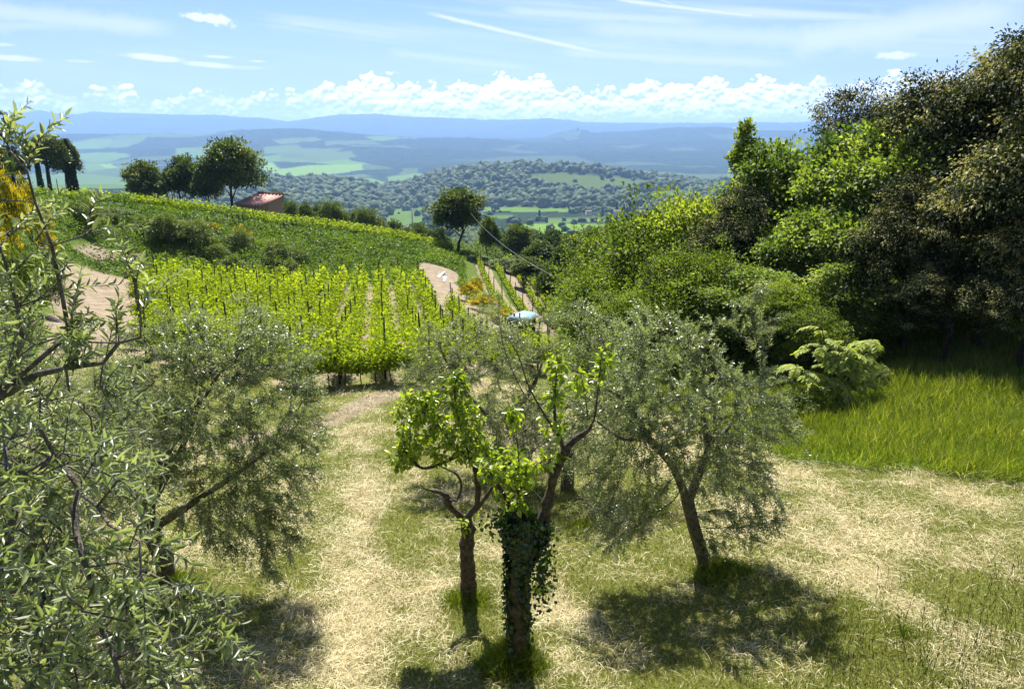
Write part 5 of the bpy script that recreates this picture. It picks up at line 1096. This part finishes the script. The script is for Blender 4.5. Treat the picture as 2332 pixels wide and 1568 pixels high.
# the group at the upper left: umbrella pines, cypresses, a thin conifer
def umbrella(px, Y, top, hw, lab, bx=None, seed=1):
    g = np.random.default_rng(seed); b = plan(px if bx is None else bx, Y); h = zpy(top, Y)-b[2]; w = hw/F0*Y; root = empty('umbrella_pine', b); tag(root, lab, 'pine tree', 'umbrella pines on the crest')
    cx = (px-(px if bx is None else bx))/F0*Y; n = 9500
    a = g.uniform(0, 6.28, n); r = np.sqrt(g.random(n)); zc = np.sqrt(np.maximum(0, 1-r**2)); lump = 0.06*np.sin(a*7+r*9)+0.05*np.sin(r*17+a*3)
    u = g.random(n)**0.5
    P = np.c_[cx+np.cos(a)*r*w, np.sin(a)*r*w, h*(0.56+0.44*zc**0.8*(0.35+0.65*u)+lump*0.4)]+g.normal(size=(n, 3))*0.12
    V, F, nv = leafs(P, unit(rdir(n, g)+np.array([[0, 0, 0.5]])), unit(rdir(n, g)), 0.42, 0.13, False); 
    mk('crown', V, F, M['pine'], root, {'v': np.repeat(np.clip(0.35+0.5*(u-0.4)+0.2*g.normal(size=n), 0, 1), nv)})
    vs, fs, m = [], [], 0
    v, f = tube([(0, 0, -0.3), (0.05, 0, h*0.3), (cx*0.3, 0, h*0.6), (cx, 0, h*0.8)], np.array([0.34, 0.28, 0.22, 0.1]), 7); vs.append(v); fs.append(f[0]); m = len(v)
    for i in range(15):
        a = g.uniform(0, 6.28); r = g.uniform(0.45, 0.9)*w; s = np.linspace(0, 1, 6)[:, None]; p0 = np.array([cx*0.25, 0, h*g.uniform(0.42, 0.6)]); p1 = np.array([cx+np.cos(a)*r, np.sin(a)*r, h*g.uniform(0.66, 0.78)])
        v, f = tube(p0*(1-s)+p1*s-np.array([[0, 0, 1.0]])*s*(1-s)*0.8, 0.11*(1-0.75*s[:, 0]), 5); vs.append(v); fs.append(f[0]+m); m += len(v)
    mk('trunk', np.concatenate(vs), np.concatenate(fs), M['barkd'], root, None, True)
umbrella(122, 108, 314, 44, 'broad umbrella pine with a bare dark trunk and flat rounded crown', 117, 11)
umbrella(168, 118, 322, 27, 'smaller umbrella pine tucked behind the trunk-like cypress', 172, 12)
def cypress(px, Y, top, hw, lab, seed, key=None, n=7000, b=None, grp='cypresses on the crest', ls=0.3):
    g = np.random.default_rng(seed); b = plan(px, Y) if b is None else b; h = zpy(top, Y)-b[2]; w = hw/F0*Y; root = empty('cypress', b); tag(root, lab, 'cypress', grp)
    t = g.random(n)**0.85; a = g.uniform(0, 6.28, n); pr = np.interp(t, [0, 0.04, 0.25, 0.6, 0.85, 1], [0.5, 0.9, 1, 0.85, 0.45, 0.03]); r = w*pr*(0.6+0.4*g.random(n)**0.3)*(1+0.08*np.sin(a*5+t*20))
    P = np.c_[np.cos(a)*r, np.sin(a)*r, t*h]; V, F, nv = leafs(P, unit(np.c_[np.cos(a)*0.4, np.sin(a)*0.4, np.ones(n)]+rdir(n, g)*0.3), np.c_[np.cos(a), np.sin(a), np.zeros(n)], ls, ls*0.35, False)
    mk('crown', V, F, M['cyp'], root, {'v': np.repeat(np.clip(0.4+0.25*g.normal(size=n), 0, 1), nv)}); v, f = tube([(0, 0, -0.2), (0, 0, h*0.5), (0, 0, h*0.9)], np.array([0.2, 0.14, 0.03]), 6); mk('trunk', v, f, M['barkd'], root)
    return root
cypress(172, 112, 320, 11, 'thick black-green cypress showing below the smaller umbrella pine', 21)
cypress(101, 122, 318, 5, 'cypress whose tip sticks up between the pines', 22, n=4000)
def conifer(px, Y, top, hw, lab, seed, dens=1.0, nm='cedar_tree'):
    g = np.random.default_rng(seed); b = plan(px, Y); h = zpy(top, Y)-b[2]; w = hw/F0*Y; root = empty(nm, b); tag(root, lab, 'conifer')
    vs, fs, m = [], [], 0; v, f = tube([(0, 0, -0.2), (0, 0, h*0.5), (0.1, 0, h)], np.array([0.2, 0.12, 0.02]), 6); vs.append(v); fs.append(f[0]); m = len(v); Ps = []
    for i in range(int(46*dens)):
        t = g.uniform(0.15, 0.98); a = g.uniform(0, 6.28); L = w*(1-t)**0.7*g.uniform(0.6, 1.2)+0.25; s = np.linspace(0, 1, 5)[:, None]
        p = np.array([[0, 0, t*h]])+s*np.array([[np.cos(a)*L, np.sin(a)*L, 0.15*L]])-np.array([[0, 0, 1.0]])*s**2*0.1*L; v, f = tube(p, 0.04*(1-0.7*s[:, 0]), 4); vs.append(v); fs.append(f[0]+m); m += len(v)
        k = int(60*L)+20; u = g.random((k, 1)); Ps.append(p[0]*(1-u)+p[-1]*u+g.normal(size=(k, 3))*[0.14, 0.14, 0.07])
    P = np.concatenate(Ps); n = len(P); V, F, nv = leafs(P, unit(rdir(n, g)), rdir(n, g), 0.22, 0.08, False)
    mk('trunk', np.concatenate(vs), np.concatenate(fs), M['barkd'], root); mk('crown', V, F, M['cyp'], root, {'v': np.repeat(g.random(n), nv)})
conifer(38, 95, 250, 36, 'thin open conifer with ragged tiers rising above the yellow broom', 31)
conifer(-22, 90, 285, 45, 'ragged conifer at the very edge of the view left of the thin one', 32, 1.3)
conifer(2345, 26, -40, 40, 'dark cedar tip hanging in the upper corner above the tallest holm oak', 33, 1.0)
for k, px, Y, top, hw, lab, c in (
 ('far2', 8, 92, 335, 34, 'dense dark tree behind the broom at the upper left', 'tree'), ('far', 50, 100, 345, 20, 'dark tree between the thin conifer and the pines', 'tree')): plant(k, px, Y, top, hw, lab, c, G)
BR = 'yellow-flowering broom bushes'
for px, Y, top, hw, lab in ((30, 40, 358, 55, 'largest broom in full yellow flower, topping the bank under the dark trees'), (85, 46, 400, 36, 'rounded broom on the bank edge next to the bare pine trunk'), (15, 34, 455, 50, 'broom lower on the bank with a shaded underside'),
 (105, 50, 470, 26, 'narrow flowering broom above the exposed earth'), (112, 47, 520, 26, 'broom hanging down beside the exposed earth'), (490, 69, 508, 16, 'small broom with a few flowers high on the long green bank'), (553, 68, 512, 20, 'greener broom next to the small one on the long bank'),
 (1062, 57, 642, 30, 'round broom at the inner bend of the dirt road'), (1100, 53, 668, 34, 'spreading broom between the dirt road and the gully vines'), (1135, 50, 700, 30, 'broom tipped with yellow beside the tractor'), (1085, 60, 630, 26, 'shadowed shrub-like broom behind the round one')):
    plant('broom', px, Y, top, hw, lab, 'bush', BR, sink=0.1)
for px, Y, top, hw, lab in ((60, 31, 560, 70, 'green shrub on the bank left of the pale dirt road'), (20, 26, 640, 80, 'rank shrub by the dirt road behind the near olive branches'), (125, 36, 590, 36, 'shrub on the road edge below the exposed earth'), (250, 66, 470, 50, 'dense shrub on the bank over the exposed earth'), (350, 66, 520, 40, 'dark shrub at the foot of the bank behind the first vines'),
 (420, 68, 500, 45, 'dark spreading shrub half way up the bank'), (1060, 84, 570, 24, 'shrub at the foot of the solitary tree'), (640, 68, 590, 40, 'low shrub at the toe of the green bank'), (760, 70, 590, 40, 'flat shrub near the far vines')):
    plant('shrub', px, Y, top, hw, lab, 'shrub', 'shrubs on the banks', sink=0.1)
gs = np.random.default_rng(90)
for i in range(13):
    px = gs.uniform(195, 700); Y_ = gs.uniform(60.5, 67)
    r = plant('shrub', px, Y_, None, None, 'dense shrub in the thicket on the left half of the bank', 'shrub', 'shrubs in the thicket on the bank', sink=0.3); r.scale = r.scale*gs.uniform(0.6, 1.25)
# ---------------------------------------------------------------- brick shed
def shed():
    Y = 106; bL = np.array(at(548, 478, Y)); bR = np.array(at(627, 487, Y)); b = plan(600, Y); s = F0/Y/1.02
    root = empty('brick_shed', b, R(-36)); tag(root, 'small brick shed with a sloping salmon-red roof under the tallest oak', 'shed')
    w, d = 4.4, 3.6; hf, hb = 1.7, 3.0   # front eave, back ridge
    zt = zpy(447, Y)-b[2]; hb = zt; hf = zpy(464, Y)-b[2]
    Bw = Bag(); V = np.array([(-w/2-1, -d/2, -1.5), (w/2, -d/2, -1.5), (w/2, d/2, -1.5), (-w/2-1, d/2, -1.5), (-w/2-1, -d/2, hf), (w/2, -d/2, hf), (w/2, d/2, hb), (-w/2-1, d/2, hb)])
    Bw.add(V, np.array([[0, 1, 5, 4], [1, 2, 6, 5], [2, 3, 7, 6], [3, 0, 4, 7]])); 
    m, t = mat('brick'); tc = t.n('ShaderNodeTexCoord'); br = t.n('ShaderNodeTexBrick'); mp = t.n('ShaderNodeMapping'); mp.inputs['Rotation'].default_value = (R(90), 0, 0); t.link(tc.outputs['Object'], mp.inputs[0]); t.link(mp.outputs[0], br.inputs[0])
    br.inputs['Color1'].default_value = (0.32, 0.17, 0.11, 1); br.inputs['Color2'].default_value = (0.24, 0.13, 0.09, 1); br.inputs['Mortar'].default_value = (0.35, 0.30, 0.25, 1); br.inputs['Scale'].default_value = 4
    p = t.n('ShaderNodeBsdfPrincipled'); t.link(br.outputs[0], p.inputs['Base Color']); p.inputs['Roughness'].default_value = 0.9; out(t, p.outputs[0])
    Bw.build('wall', m, root)
    o = 0.25; Rf = Bag(); sl = (hb-hf)/d; V = []
    for dz in (0.02, 0.12): V += [(-w/2-1-o, -d/2-o, hf-sl*o+dz), (w/2+o, -d/2-o, hf-sl*o+dz), (w/2+o, d/2+o, hb+sl*o+dz), (-w/2-1-o, d/2+o, hb+sl*o+dz)]
    Rf.add(V, np.array([[3, 2, 1, 0], [4, 5, 6, 7], [0, 1, 5, 4], [1, 2, 6, 5], [2, 3, 7, 6], [3, 0, 4, 7]])); Rf.build('roof', solid('roof_tile', (0.55, 0.27, 0.22), 0.8, 0.25, 2.5), root)
    sm = solid('roof_stone', (0.16, 0.12, 0.10), 0.9, 0.3, 4)
    for i in range(9):
        q = Bag(); q.box((-w/2-0.6+i*0.75, d/2+0.05, hb+0.28), (0.34, 0.3, 0.22), random.uniform(-0.3, 0.3)); q.build('ridge_stone', sm, root)
    q = Bag(); q.box((1.0, -d/2-0.02, hf-0.75), (0.6, 0.06, 0.5)); q.build('window', solid('dark_opening', (0.02, 0.02, 0.02)), root)
shed()
# ---------------------------------------------------------------- tractor
def tractor():
    Y = 40.5; b = np.array(at(1176, 768, Y)); zg = float(Hn(np.array([b[0]]), np.array([Y]))[0]); b[2] = zg
    top = zpy(722, Y)-zg; print('tractor cab height', top, 'z', zg)
    root = empty('vineyard_tractor', b, R(-28)); tag(root, 'narrow blue vineyard tractor with a pale blue cab roof among the vines', 'tractor')
    hc = max(2.1, min(2.9, top)); root.location[2] += top-hc
    blue = solid('blue_paint', (0.05, 0.16, 0.36), 0.3, 0.15, 3, spec=0.6); pale = solid('pale_blue_roof', (0.20, 0.34, 0.46), 0.5, 0.1, 3, spec=0.3); blk = solid('rubber', (0.02, 0.02, 0.022), 0.8, 0.3, 9); gm, t = mat('cab_glass')
    p = t.n('ShaderNodeBsdfPrincipled'); p.inputs['Base Color'].default_value = (0.02, 0.035, 0.04, 1); p.inputs['Roughness'].default_value = 0.08; p.inputs['Transmission Weight'].default_value = 0.0; p.inputs['IOR'].default_value = 1.1; out(t, p.outputs[0])
    # bonnet faces the camera (-y)
    B = Bag(); V = np.array([(-0.36, -1.5, 0.75), (0.36, -1.5, 0.75), (0.42, -0.1, 0.75), (-0.42, -0.1, 0.75), (-0.30, -1.45, 1.18), (0.30, -1.45, 1.18), (0.38, -0.1, 1.38), (-0.38, -0.1, 1.38)])
    B.add(V, np.array([[3, 2, 1, 0], [4, 5, 6, 7], [0, 1, 5, 4], [1, 2, 6, 5], [2, 3, 7, 6], [3, 0, 4, 7]])); B.build('bonnet', blue, root)
    B = Bag(); B.box((0, 0.55, 0.85), (0.95, 1.25, 0.6)); B.box((0, -0.4, 0.6), (0.5, 2.0, 0.3)); B.box((-0.6, 0.7, 1.15), (0.32, 1.1, 0.07)); B.box((0.6, 0.7, 1.15), (0.32, 1.1, 0.07)); B.build('body', blue, root)
    z1 = hc-0.16
    fr = Bag()
    for sx in (-1, 1):
        for y in (-0.1, 0.55, 1.2):
            v, f = tube([(sx*0.5, y, 1.1), (sx*0.52, y, 1.6), (sx*0.5, y+0.03, z1)], 0.05, 5); fr.add(v, f)
    for y in (-0.1, 1.2): v, f = tube([(-0.5, y, 1.15), (0.5, y, 1.15)], 0.03, 5); fr.add(v, f)
    cabf = fr.build('cab_frame', blk, root)
    g_ = Bag(); g_.box((0, -0.1, (1.15+z1)/2), (0.96, 0.012, z1-1.2)); g_.build('windscreen', gm, root)
    for sx in (-1, 1): g_ = Bag(); g_.box((sx*0.5, 0.55, (1.15+z1)/2), (0.012, 1.2, z1-1.2)); g_.build('side_window', gm, root)
    g_ = Bag(); g_.box((0, 1.2, (1.15+z1)/2), (0.96, 0.012, z1-1.2)); g_.build('rear_window', gm, root)
    rf = Bag(); n = 9; xs_ = np.linspace(-0.64, 0.64, n); zz = z1+0.20*(1-(xs_/0.66)**4)
    V = [(x, y, z) for y in (-0.32, 1.4) for x, z in zip(xs_, zz)]+[(x, y, z1) for y in (-0.32, 1.4) for x in xs_]; i = np.arange(n-1)
    rf.add(V, [np.stack([i, i+1, i+n+1, i+n], -1), np.stack([i+2*n+1, i+2*n, i+3*n, i+3*n+1], -1), np.stack([i+2*n, i+2*n+1, i+1, i], -1), np.stack([i+n, i+n+1, i+3*n+1, i+3*n], -1)]); rf.build('cab_roof', pale, root)
    b_ = Bag(); v, f = tube([(-0.2, 0.1, z1+0.18), (-0.2, 0.1, z1+0.34)], 0.06, 8); b_.add(v, f); b_.build('beacon', solid('amber_beacon', (0.6, 0.25, 0.08), 0.3), root)
    b_ = Bag(); v, f = tube([(0.2, 0.3, 1.1), (0.2, 0.2, 1.7)], 0.02, 5); b_.add(v, f); b_.box((0, 0.85, 1.2), (0.42, 0.4, 0.12)); b_.box((0, 1.05, 1.45), (0.42, 0.1, 0.5)); b_.build('seat', blk, root)
    for x, y, r_, w in ((-0.6, 0.8, 0.62, 0.32), (0.6, 0.8, 0.62, 0.32), (-0.52, -1.15, 0.4, 0.24), (0.52, -1.15, 0.4, 0.24)):
        t_ = Bag(); k = 22; a = np.arange(k)/k*2*math.pi; rings = [(-w/2, r_*0.55), (-w/2, r_*0.93), (-w/3, r_), (w/3, r_), (w/2, r_*0.93), (w/2, r_*0.55)]
        V = np.array([(x+dx, y+np.cos(q)*rr, r_+np.sin(q)*rr) for dx, rr in rings for q in a]); j = np.arange(k); j2 = (j+1) % k
        t_.add(V, np.concatenate([np.stack([i_*k+j, i_*k+j2, (i_+1)*k+j2, (i_+1)*k+j], -1) for i_ in range(5)])); wh = t_.build('wheel', blk, root)
        h_ = Bag(); v, f = tube([(x-w/2.4, y, r_), (x+w/2.4, y, r_)], r_*0.55, 14); h_.add(v, f); h_.build('rim', pale, wh)
    for sx in (-1, 1): h_ = Bag(); v, f = tube([(sx*0.2, -1.47, 0.98), (sx*0.2, -1.52, 0.98)], 0.08, 10); h_.add(v, f); h_.build('headlight', pale, root)
    for sx in (-1, 1):
        h_ = Bag(); v, f = tube([(sx*0.5, -0.12, 1.9), (sx*0.75, -0.25, 1.85)], 0.015, 5); h_.add(v, f); h_.box((sx*0.8, -0.27, 1.8), (0.16, 0.03, 0.26)); h_.build('mirror', blk, root)
tractor()
# ---------------------------------------------------------------- pole, cable, puddles
def pole():
    b = plan(944, 150); top = zpy(474, 150); root = empty('utility_pole', b); tag(root, 'pale concrete utility pole beyond the end of the upper vineyard', 'pole')
    v, f = tube([(0, 0, -0.5), (0, 0, top-b[2])], np.array([0.22, 0.14]), 8); B = Bag(); B.add(v, f); B.build('post', solid('concrete', (0.40, 0.42, 0.42), 0.8), root)
    B = Bag(); B.box((0, 0, top-b[2]-0.25), (1.4, 0.12, 0.12)); B.build('crossarm', solid('crossarm_metal', (0.35, 0.37, 0.37), 0.6), root)
    B = Bag()
    for x in (-0.6, 0, 0.6): v, f = tube([(x, 0, top-b[2]-0.2), (x, 0, top-b[2]+0.1)], 0.05, 6); B.add(v, f)
    B.build('insulator', solid('insulator', (0.5, 0.5, 0.45), 0.3), root)
    A = np.array(at(1060, 470, 92)); C = np.array(at(1315, 655, 36)); s = np.linspace(0, 1, 40)[:, None]; mid = np.array(at(1180, 583, 55))
    P = A*(1-s)+C*s; k = s*(1-s)*4; tm = 0.5; P = P+(np.array([0, 0, 1.0])*(mid[2]-(A[2]+C[2])/2-((mid[1]-(A[1]+C[1])/2)*(C[2]-A[2])/(C[1]-A[1]))))*k*0.9
    v, f = tube(P, 0.011, 6); B = Bag(); B.add(v, f); o = B.build('overhead_cable', solid('white_cable', (0.25, 0.26, 0.26), 0.6, 0.05, spec=0.1), None, True); tag(o, 'thin white overhead cable sagging from the solitary tree down into the wood', 'cable')
pole()
wm, t = mat('puddle_water'); p = t.n('ShaderNodeBsdfPrincipled'); p.inputs['Base Color'].default_value = (0.75, 0.77, 0.75, 1); p.inputs['Roughness'].default_value = 0.15; p.inputs['Specular IOR Level'].default_value = 0.9; out(t, p.outputs[0])
def sheet(px, py, rx, ry, Y, rot):
    c = np.array(at(px, py, Y)); a = np.linspace(0, 6.28, 22)[:-1]; rr = 1+0.25*np.sin(a*3+px); x = c[0]+(np.cos(a)*rx*np.cos(rot)-np.sin(a)*ry*np.sin(rot))*rr; y = Y+(np.cos(a)*rx*np.sin(rot)+np.sin(a)*ry*np.cos(rot))*rr
    z = Hn(x, y).max()+0.03; b = Bag(); b.add(np.c_[np.r_[x, x], np.r_[y, y], np.r_[np.full(21, z), np.full(21, z-0.15)]], [np.arange(21)[None], np.stack([np.arange(21), np.r_[20, np.arange(20)], np.r_[20, np.arange(20)]+21, np.arange(21)+21], -1)]); o = b.build('water', wm); tag(o, kind='structure')
sheet(1003, 612, 0.16, 1.5, 69.5, -0.12); sheet(1012, 612, 0.14, 1.2, 68.0, 0.05)
# ---------------------------------------------------------------- far: woods, village, castle
def blobs(name, pts, rad, mat_, tone):
    g = np.random.default_rng(8); import bmesh
    bm = bmesh.new(); bmesh.ops.create_icosphere(bm, subdivisions=2, radius=1); V0 = np.array([v.co for v in bm.verts]); F0_ = np.array([[v.index for v in f.verts] for f in bm.faces]); bm.free()
    n = len(pts); var = [V0*(1+0.32*g.normal(size=(len(V0), 1))*0.6) for _ in range(12)]; vi = g.integers(0, 12, n); A = np.stack(var)[vi]
    a = g.uniform(0, 6.28, n); c, s = np.cos(a)[:, None], np.sin(a)[:, None]; A = np.stack([A[..., 0]*c-A[..., 1]*s, A[..., 0]*s+A[..., 1]*c, A[..., 2]], -1)
    A = A*rad[:, None, :]+pts[:, None, :]; F = (F0_[None]+(np.arange(n)*len(V0))[:, None, None]).reshape(-1, 3)
    o = mk(name, A.reshape(-1, 3), F, M[mat_], None, {'v': np.repeat(tone, len(V0))}); tag(o, kind='stuff'); return o
def woods():
    g = np.random.default_rng(12); n = 60000
    Y = 420*np.exp(g.random(n)**0.75*math.log(2500/420)); px = g.uniform(420, 2100, n); ok = (px > 1000) | (Y > 250); x = (px-CX)/F0*Y*1.035
    z = far_z(x, Y); z = H(x, Y); sx, sy = proj(x, Y, z); den = np.interp(Y, [150, 400, 1200, 1400, 2500], [0.12, 0.10, 0.25, 0.9, 1.0])*(1)
    fmask = np.zeros(n, bool)
    for v, poly, a, b in fields: fmask |= inpoly(sx, sy, poly) & (Y > a) & (Y < b)
    for v, poly, a, b in fields:
        if b < 2000: fmask |= (inpoly(sx, sy-14*1000/Y, poly) | inpoly(sx, sy-7*1000/Y, poly)) & (Y > 380) & (Y < b)
    hedge = np.abs(fnoise(x, Y, 160, 95, 2)) < 0.12; patch = fnoise(x, Y, 240, 96, 3) > 0.05
    keep = ok & ~(fmask & (g.random(n) < 0.985)) & ((Y > 1350) | hedge | patch) & (g.random(n) < np.maximum(den, hedge*0.6*(Y < 1400)))
    x, Y, z = x[keep], Y[keep], z[keep]; n = len(x); r = np.clip(np.exp(g.normal(size=n)*0.42+1.6), 2.2, np.where(Y < 1400, 6.0, 11))*np.interp(Y, [150, 1500, 2500], [0.8, 1.0, 1.25])
    rad = np.c_[r, r, r*g.uniform(0.8, 1.25, n)]; tone = np.clip(0.45+0.25*fnoise(x, Y, 120, 97, 3)+0.2*g.normal(size=n), 0, 1)
    print('far trees', n); blobs('woodland', np.c_[x, Y, z+rad[:, 2]*0.6], rad, 'wood', tone)
woods()
def near_woods():
    g = np.random.default_rng(14); n = 460; Y = g.uniform(150, 420, n); px = g.uniform(600, 1500, n); x = (px-CX)/F0*Y*1.035; z = H(x, Y); Vs, As = [], []
    for i in range(n):
        r = g.uniform(2.4, 4.2); k = int(420*(200/Y[i])**0.5)+120; lc = inball(14, (0, 0, r*1.1), (r, r, r*0.8), g, 0.3); P = lc[g.integers(0, 14, k)]+rdir(k, g)*r*0.42
        V, F, nv = leafs(P+[x[i], Y[i], z[i]], rdir(k, g), unit(rdir(k, g)+np.array([[0, 0, 0.7]])), 0.75*r/4, 0.5*r/4, False); Vs.append(V); As.append(np.repeat(np.clip(0.4+0.2*g.normal()+0.15*g.normal(size=k), 0, 1), nv))
    V = np.concatenate(Vs); o = mk('gully_woodland', V, np.arange(len(V)).reshape(-1, 4), M['oak'], None, {'v': np.concatenate(As)}); tag(o, kind='stuff')
near_woods()
VC = 'cypresses of the village'
for i, (px, py, h) in enumerate(((1381, 514, 19), (1388, 515, 17), (1398, 516, 16), (1423, 514, 22), (1468, 523, 16), (1474, 523, 17), (1371, 490, 16), (1404, 480, 18), (1420, 482, 16), (1434, 488, 20), (1444, 486, 18), (1497, 512, 14), (1228, 500, 20))):
    Y = 1060.0 if py > 505 else 1200.0
    b = np.array(at(px, py, Y)); b[2] = float(H(np.array([b[0]]), np.array([Y]))[0])
    cypress(px, Y, py-h, 3.2, ['first of the tall dark cypresses before the white village wall', 'second dark cypress before the white village wall', 'third dark cypress before the white village wall, a little shorter', 'tallest village cypress, standing alone behind the white wall', 'left one of the cypress pair at the end of the village lane', 'right one of the cypress pair at the end of the village lane',
        'cypress beside the first village house', 'cypress behind the pink village house', 'shorter cypress next to the pink village house', 'broad cypress between the two upper village houses', 'cypress touching the broad one between the upper houses', 'small cypress past the village lane', 'lone cypress in the hedges left of the village'][i], 60+i, n=500, b=b, grp=VC, ls=2.2)
def house(px, py, w, h, lab, rc=(0.42, 0.27, 0.22), Y=1150):
    b = np.array(at(px, py, Y)); b[2] = max(b[2], float(H(np.array([b[0]]), np.array([float(Y)]))[0])) ; s = Y/F0; w_ = w*s; h_ = h*s; root = empty('village_house', b, random.uniform(-0.3, 0.3)); tag(root, lab, 'house', 'houses of the village in the valley')
    B = Bag(); B.box((0, 0, h_*0.35-2), (w_, w_*0.6, h_*0.7+4)); B.build('wall', MH, root); B = Bag(); o = 0.6; hw, hd = w_/2+o, w_*0.3+o; V = [(-hw, -hd, h_*0.7), (hw, -hd, h_*0.7), (hw, hd, h_*0.7), (-hw, hd, h_*0.7), (-hw, 0, h_*1.05), (hw, 0, h_*1.05)]
    B.add(V, [np.array([[0, 1, 5, 4], [2, 3, 4, 5], [3, 2, 1, 0]]), np.array([[1, 2, 5], [3, 0, 4]])]); B.build('roof', solid('house_roof', rc, 0.9), root)
    for i in range(3): B = Bag(); B.box((w_*(i-1)*0.28, -w_*0.3-0.05, h_*0.35), (1.2, 0.12, 1.6)); B.build('window', MD, root)
MH = solid('plaster', (0.62, 0.56, 0.48), 0.9, 0.1, 0.3); MD = solid('dark_window', (0.05, 0.05, 0.05))
for a in ((1408, 488, 22, 9, 'pinkish village house among the dark cypresses'), (1462, 488, 26, 9, 'long village house with a reddish roof, right of the broad cypress'), (1488, 496, 18, 8, 'pale village house at the wood end of the village'), (1440, 505, 18, 7, 'low village house below the broad cypress', (0.5, 0.45, 0.4), 1080), (1340, 487, 12, 7, 'small village house behind the round hedge trees'), (1430, 492, 14, 8, 'little white-walled village house in the middle of the others')): house(*a)
def wall_():
    Y = 1030; B = Bag()
    for px in range(1372, 1500, 8):
        c = np.array(at(px, 519, Y)); c[2] = float(H(np.array([c[0]]), np.array([float(Y)]))[0])+1.5; B.box(c, (8*Y/F0*1.02, 1.0, 4.0))
    o = B.build('garden_wall', solid('white_wall', (0.7, 0.68, 0.62), 0.9), None); tag(o, 'long white garden wall in front of the village cypresses', 'wall')
wall_()
HC = 'umbrella-shaped trees on the wooded hill'
for i, (px, dy, lab) in enumerate(((1270, 7, 'broad tree at the left end of the hilltop clearing'), (1290, 12, 'tree with a visible stem inside the hilltop clearing'), (1332, 2, 'flat wide tree on the hill crest, first of the clearing rim'), (1352, 2, 'flat tree on the hill crest next to the wide one'), (1385, 4, 'dark rounded tree on the crest above the clearing'), (1398, 3, 'tallest rounded tree on the crest above the clearing'), (1420, 6, 'crest tree where the clearing begins to fall'), (1446, 8, 'crest tree beside the yellow-green gap'), (1478, 10, 'crest tree near the right shoulder of the hill'), (1355, 24, 'lone tree in the lower part of the hilltop clearing'), (1310, 28, 'stemmed lone tree in the middle of the hilltop clearing'))):
    Y = 2080.0 if dy < 11 else 2000.0; x = (px-CX)/F0*Y*1.035; b = np.array([x, Y, float(H(np.array([x]), np.array([Y]))[0])])
    root = empty('hilltop_tree', b); tag(root, lab, 'tree', HC); g = np.random.default_rng(i); h = 15+4*g.random(); v, f = tube([(0, 0, -1), (0, 0, h*0.8)], np.array([0.9, 0.6]), 5); mk('trunk', v, f, M['barkd'], root); n = 420
    P = inball(n, (0, 0, h*0.72), (8 if i in (2, 3) else 6, 6, h*0.27), g); V, F, nv = leafs(P, rdir(n, g), rdir(n, g), 3.0, 1.8, False); mk('crown', V, F, M['wood'], root, {'v': np.repeat(g.random(n)*0.5, nv)})
def castle():
    Y = 7560.0; b = np.array(at(1315, 301, Y)); b[2] = float(far_z(np.array([b[0]]), np.array([Y]))[0]); s = Y/F0; root = empty('castle', b); tag(root, 'hazy square castle tower on the far ridge', 'castle'); m = solid('castle_stone', (0.30, 0.27, 0.22), 0.9)
    B = Bag(); B.box((0, 0, 3.5*s), (5*s, 5*s, 9*s)); B.build('tower', m, root)
    for x in (-1.9, 0, 1.9): q = Bag(); q.box((x*s, 0, 8.4*s), (1.0*s, 5*s, 0.9*s)); q.build('battlement', m, root)
    B = Bag(); B.box((-7*s, 0, 0), (12*s, 5*s, 4*s)); B.box((7*s, 0, -0.5*s), (10*s, 5*s, 3*s)); B.build('wall', m, root)
castle()
lap('all')
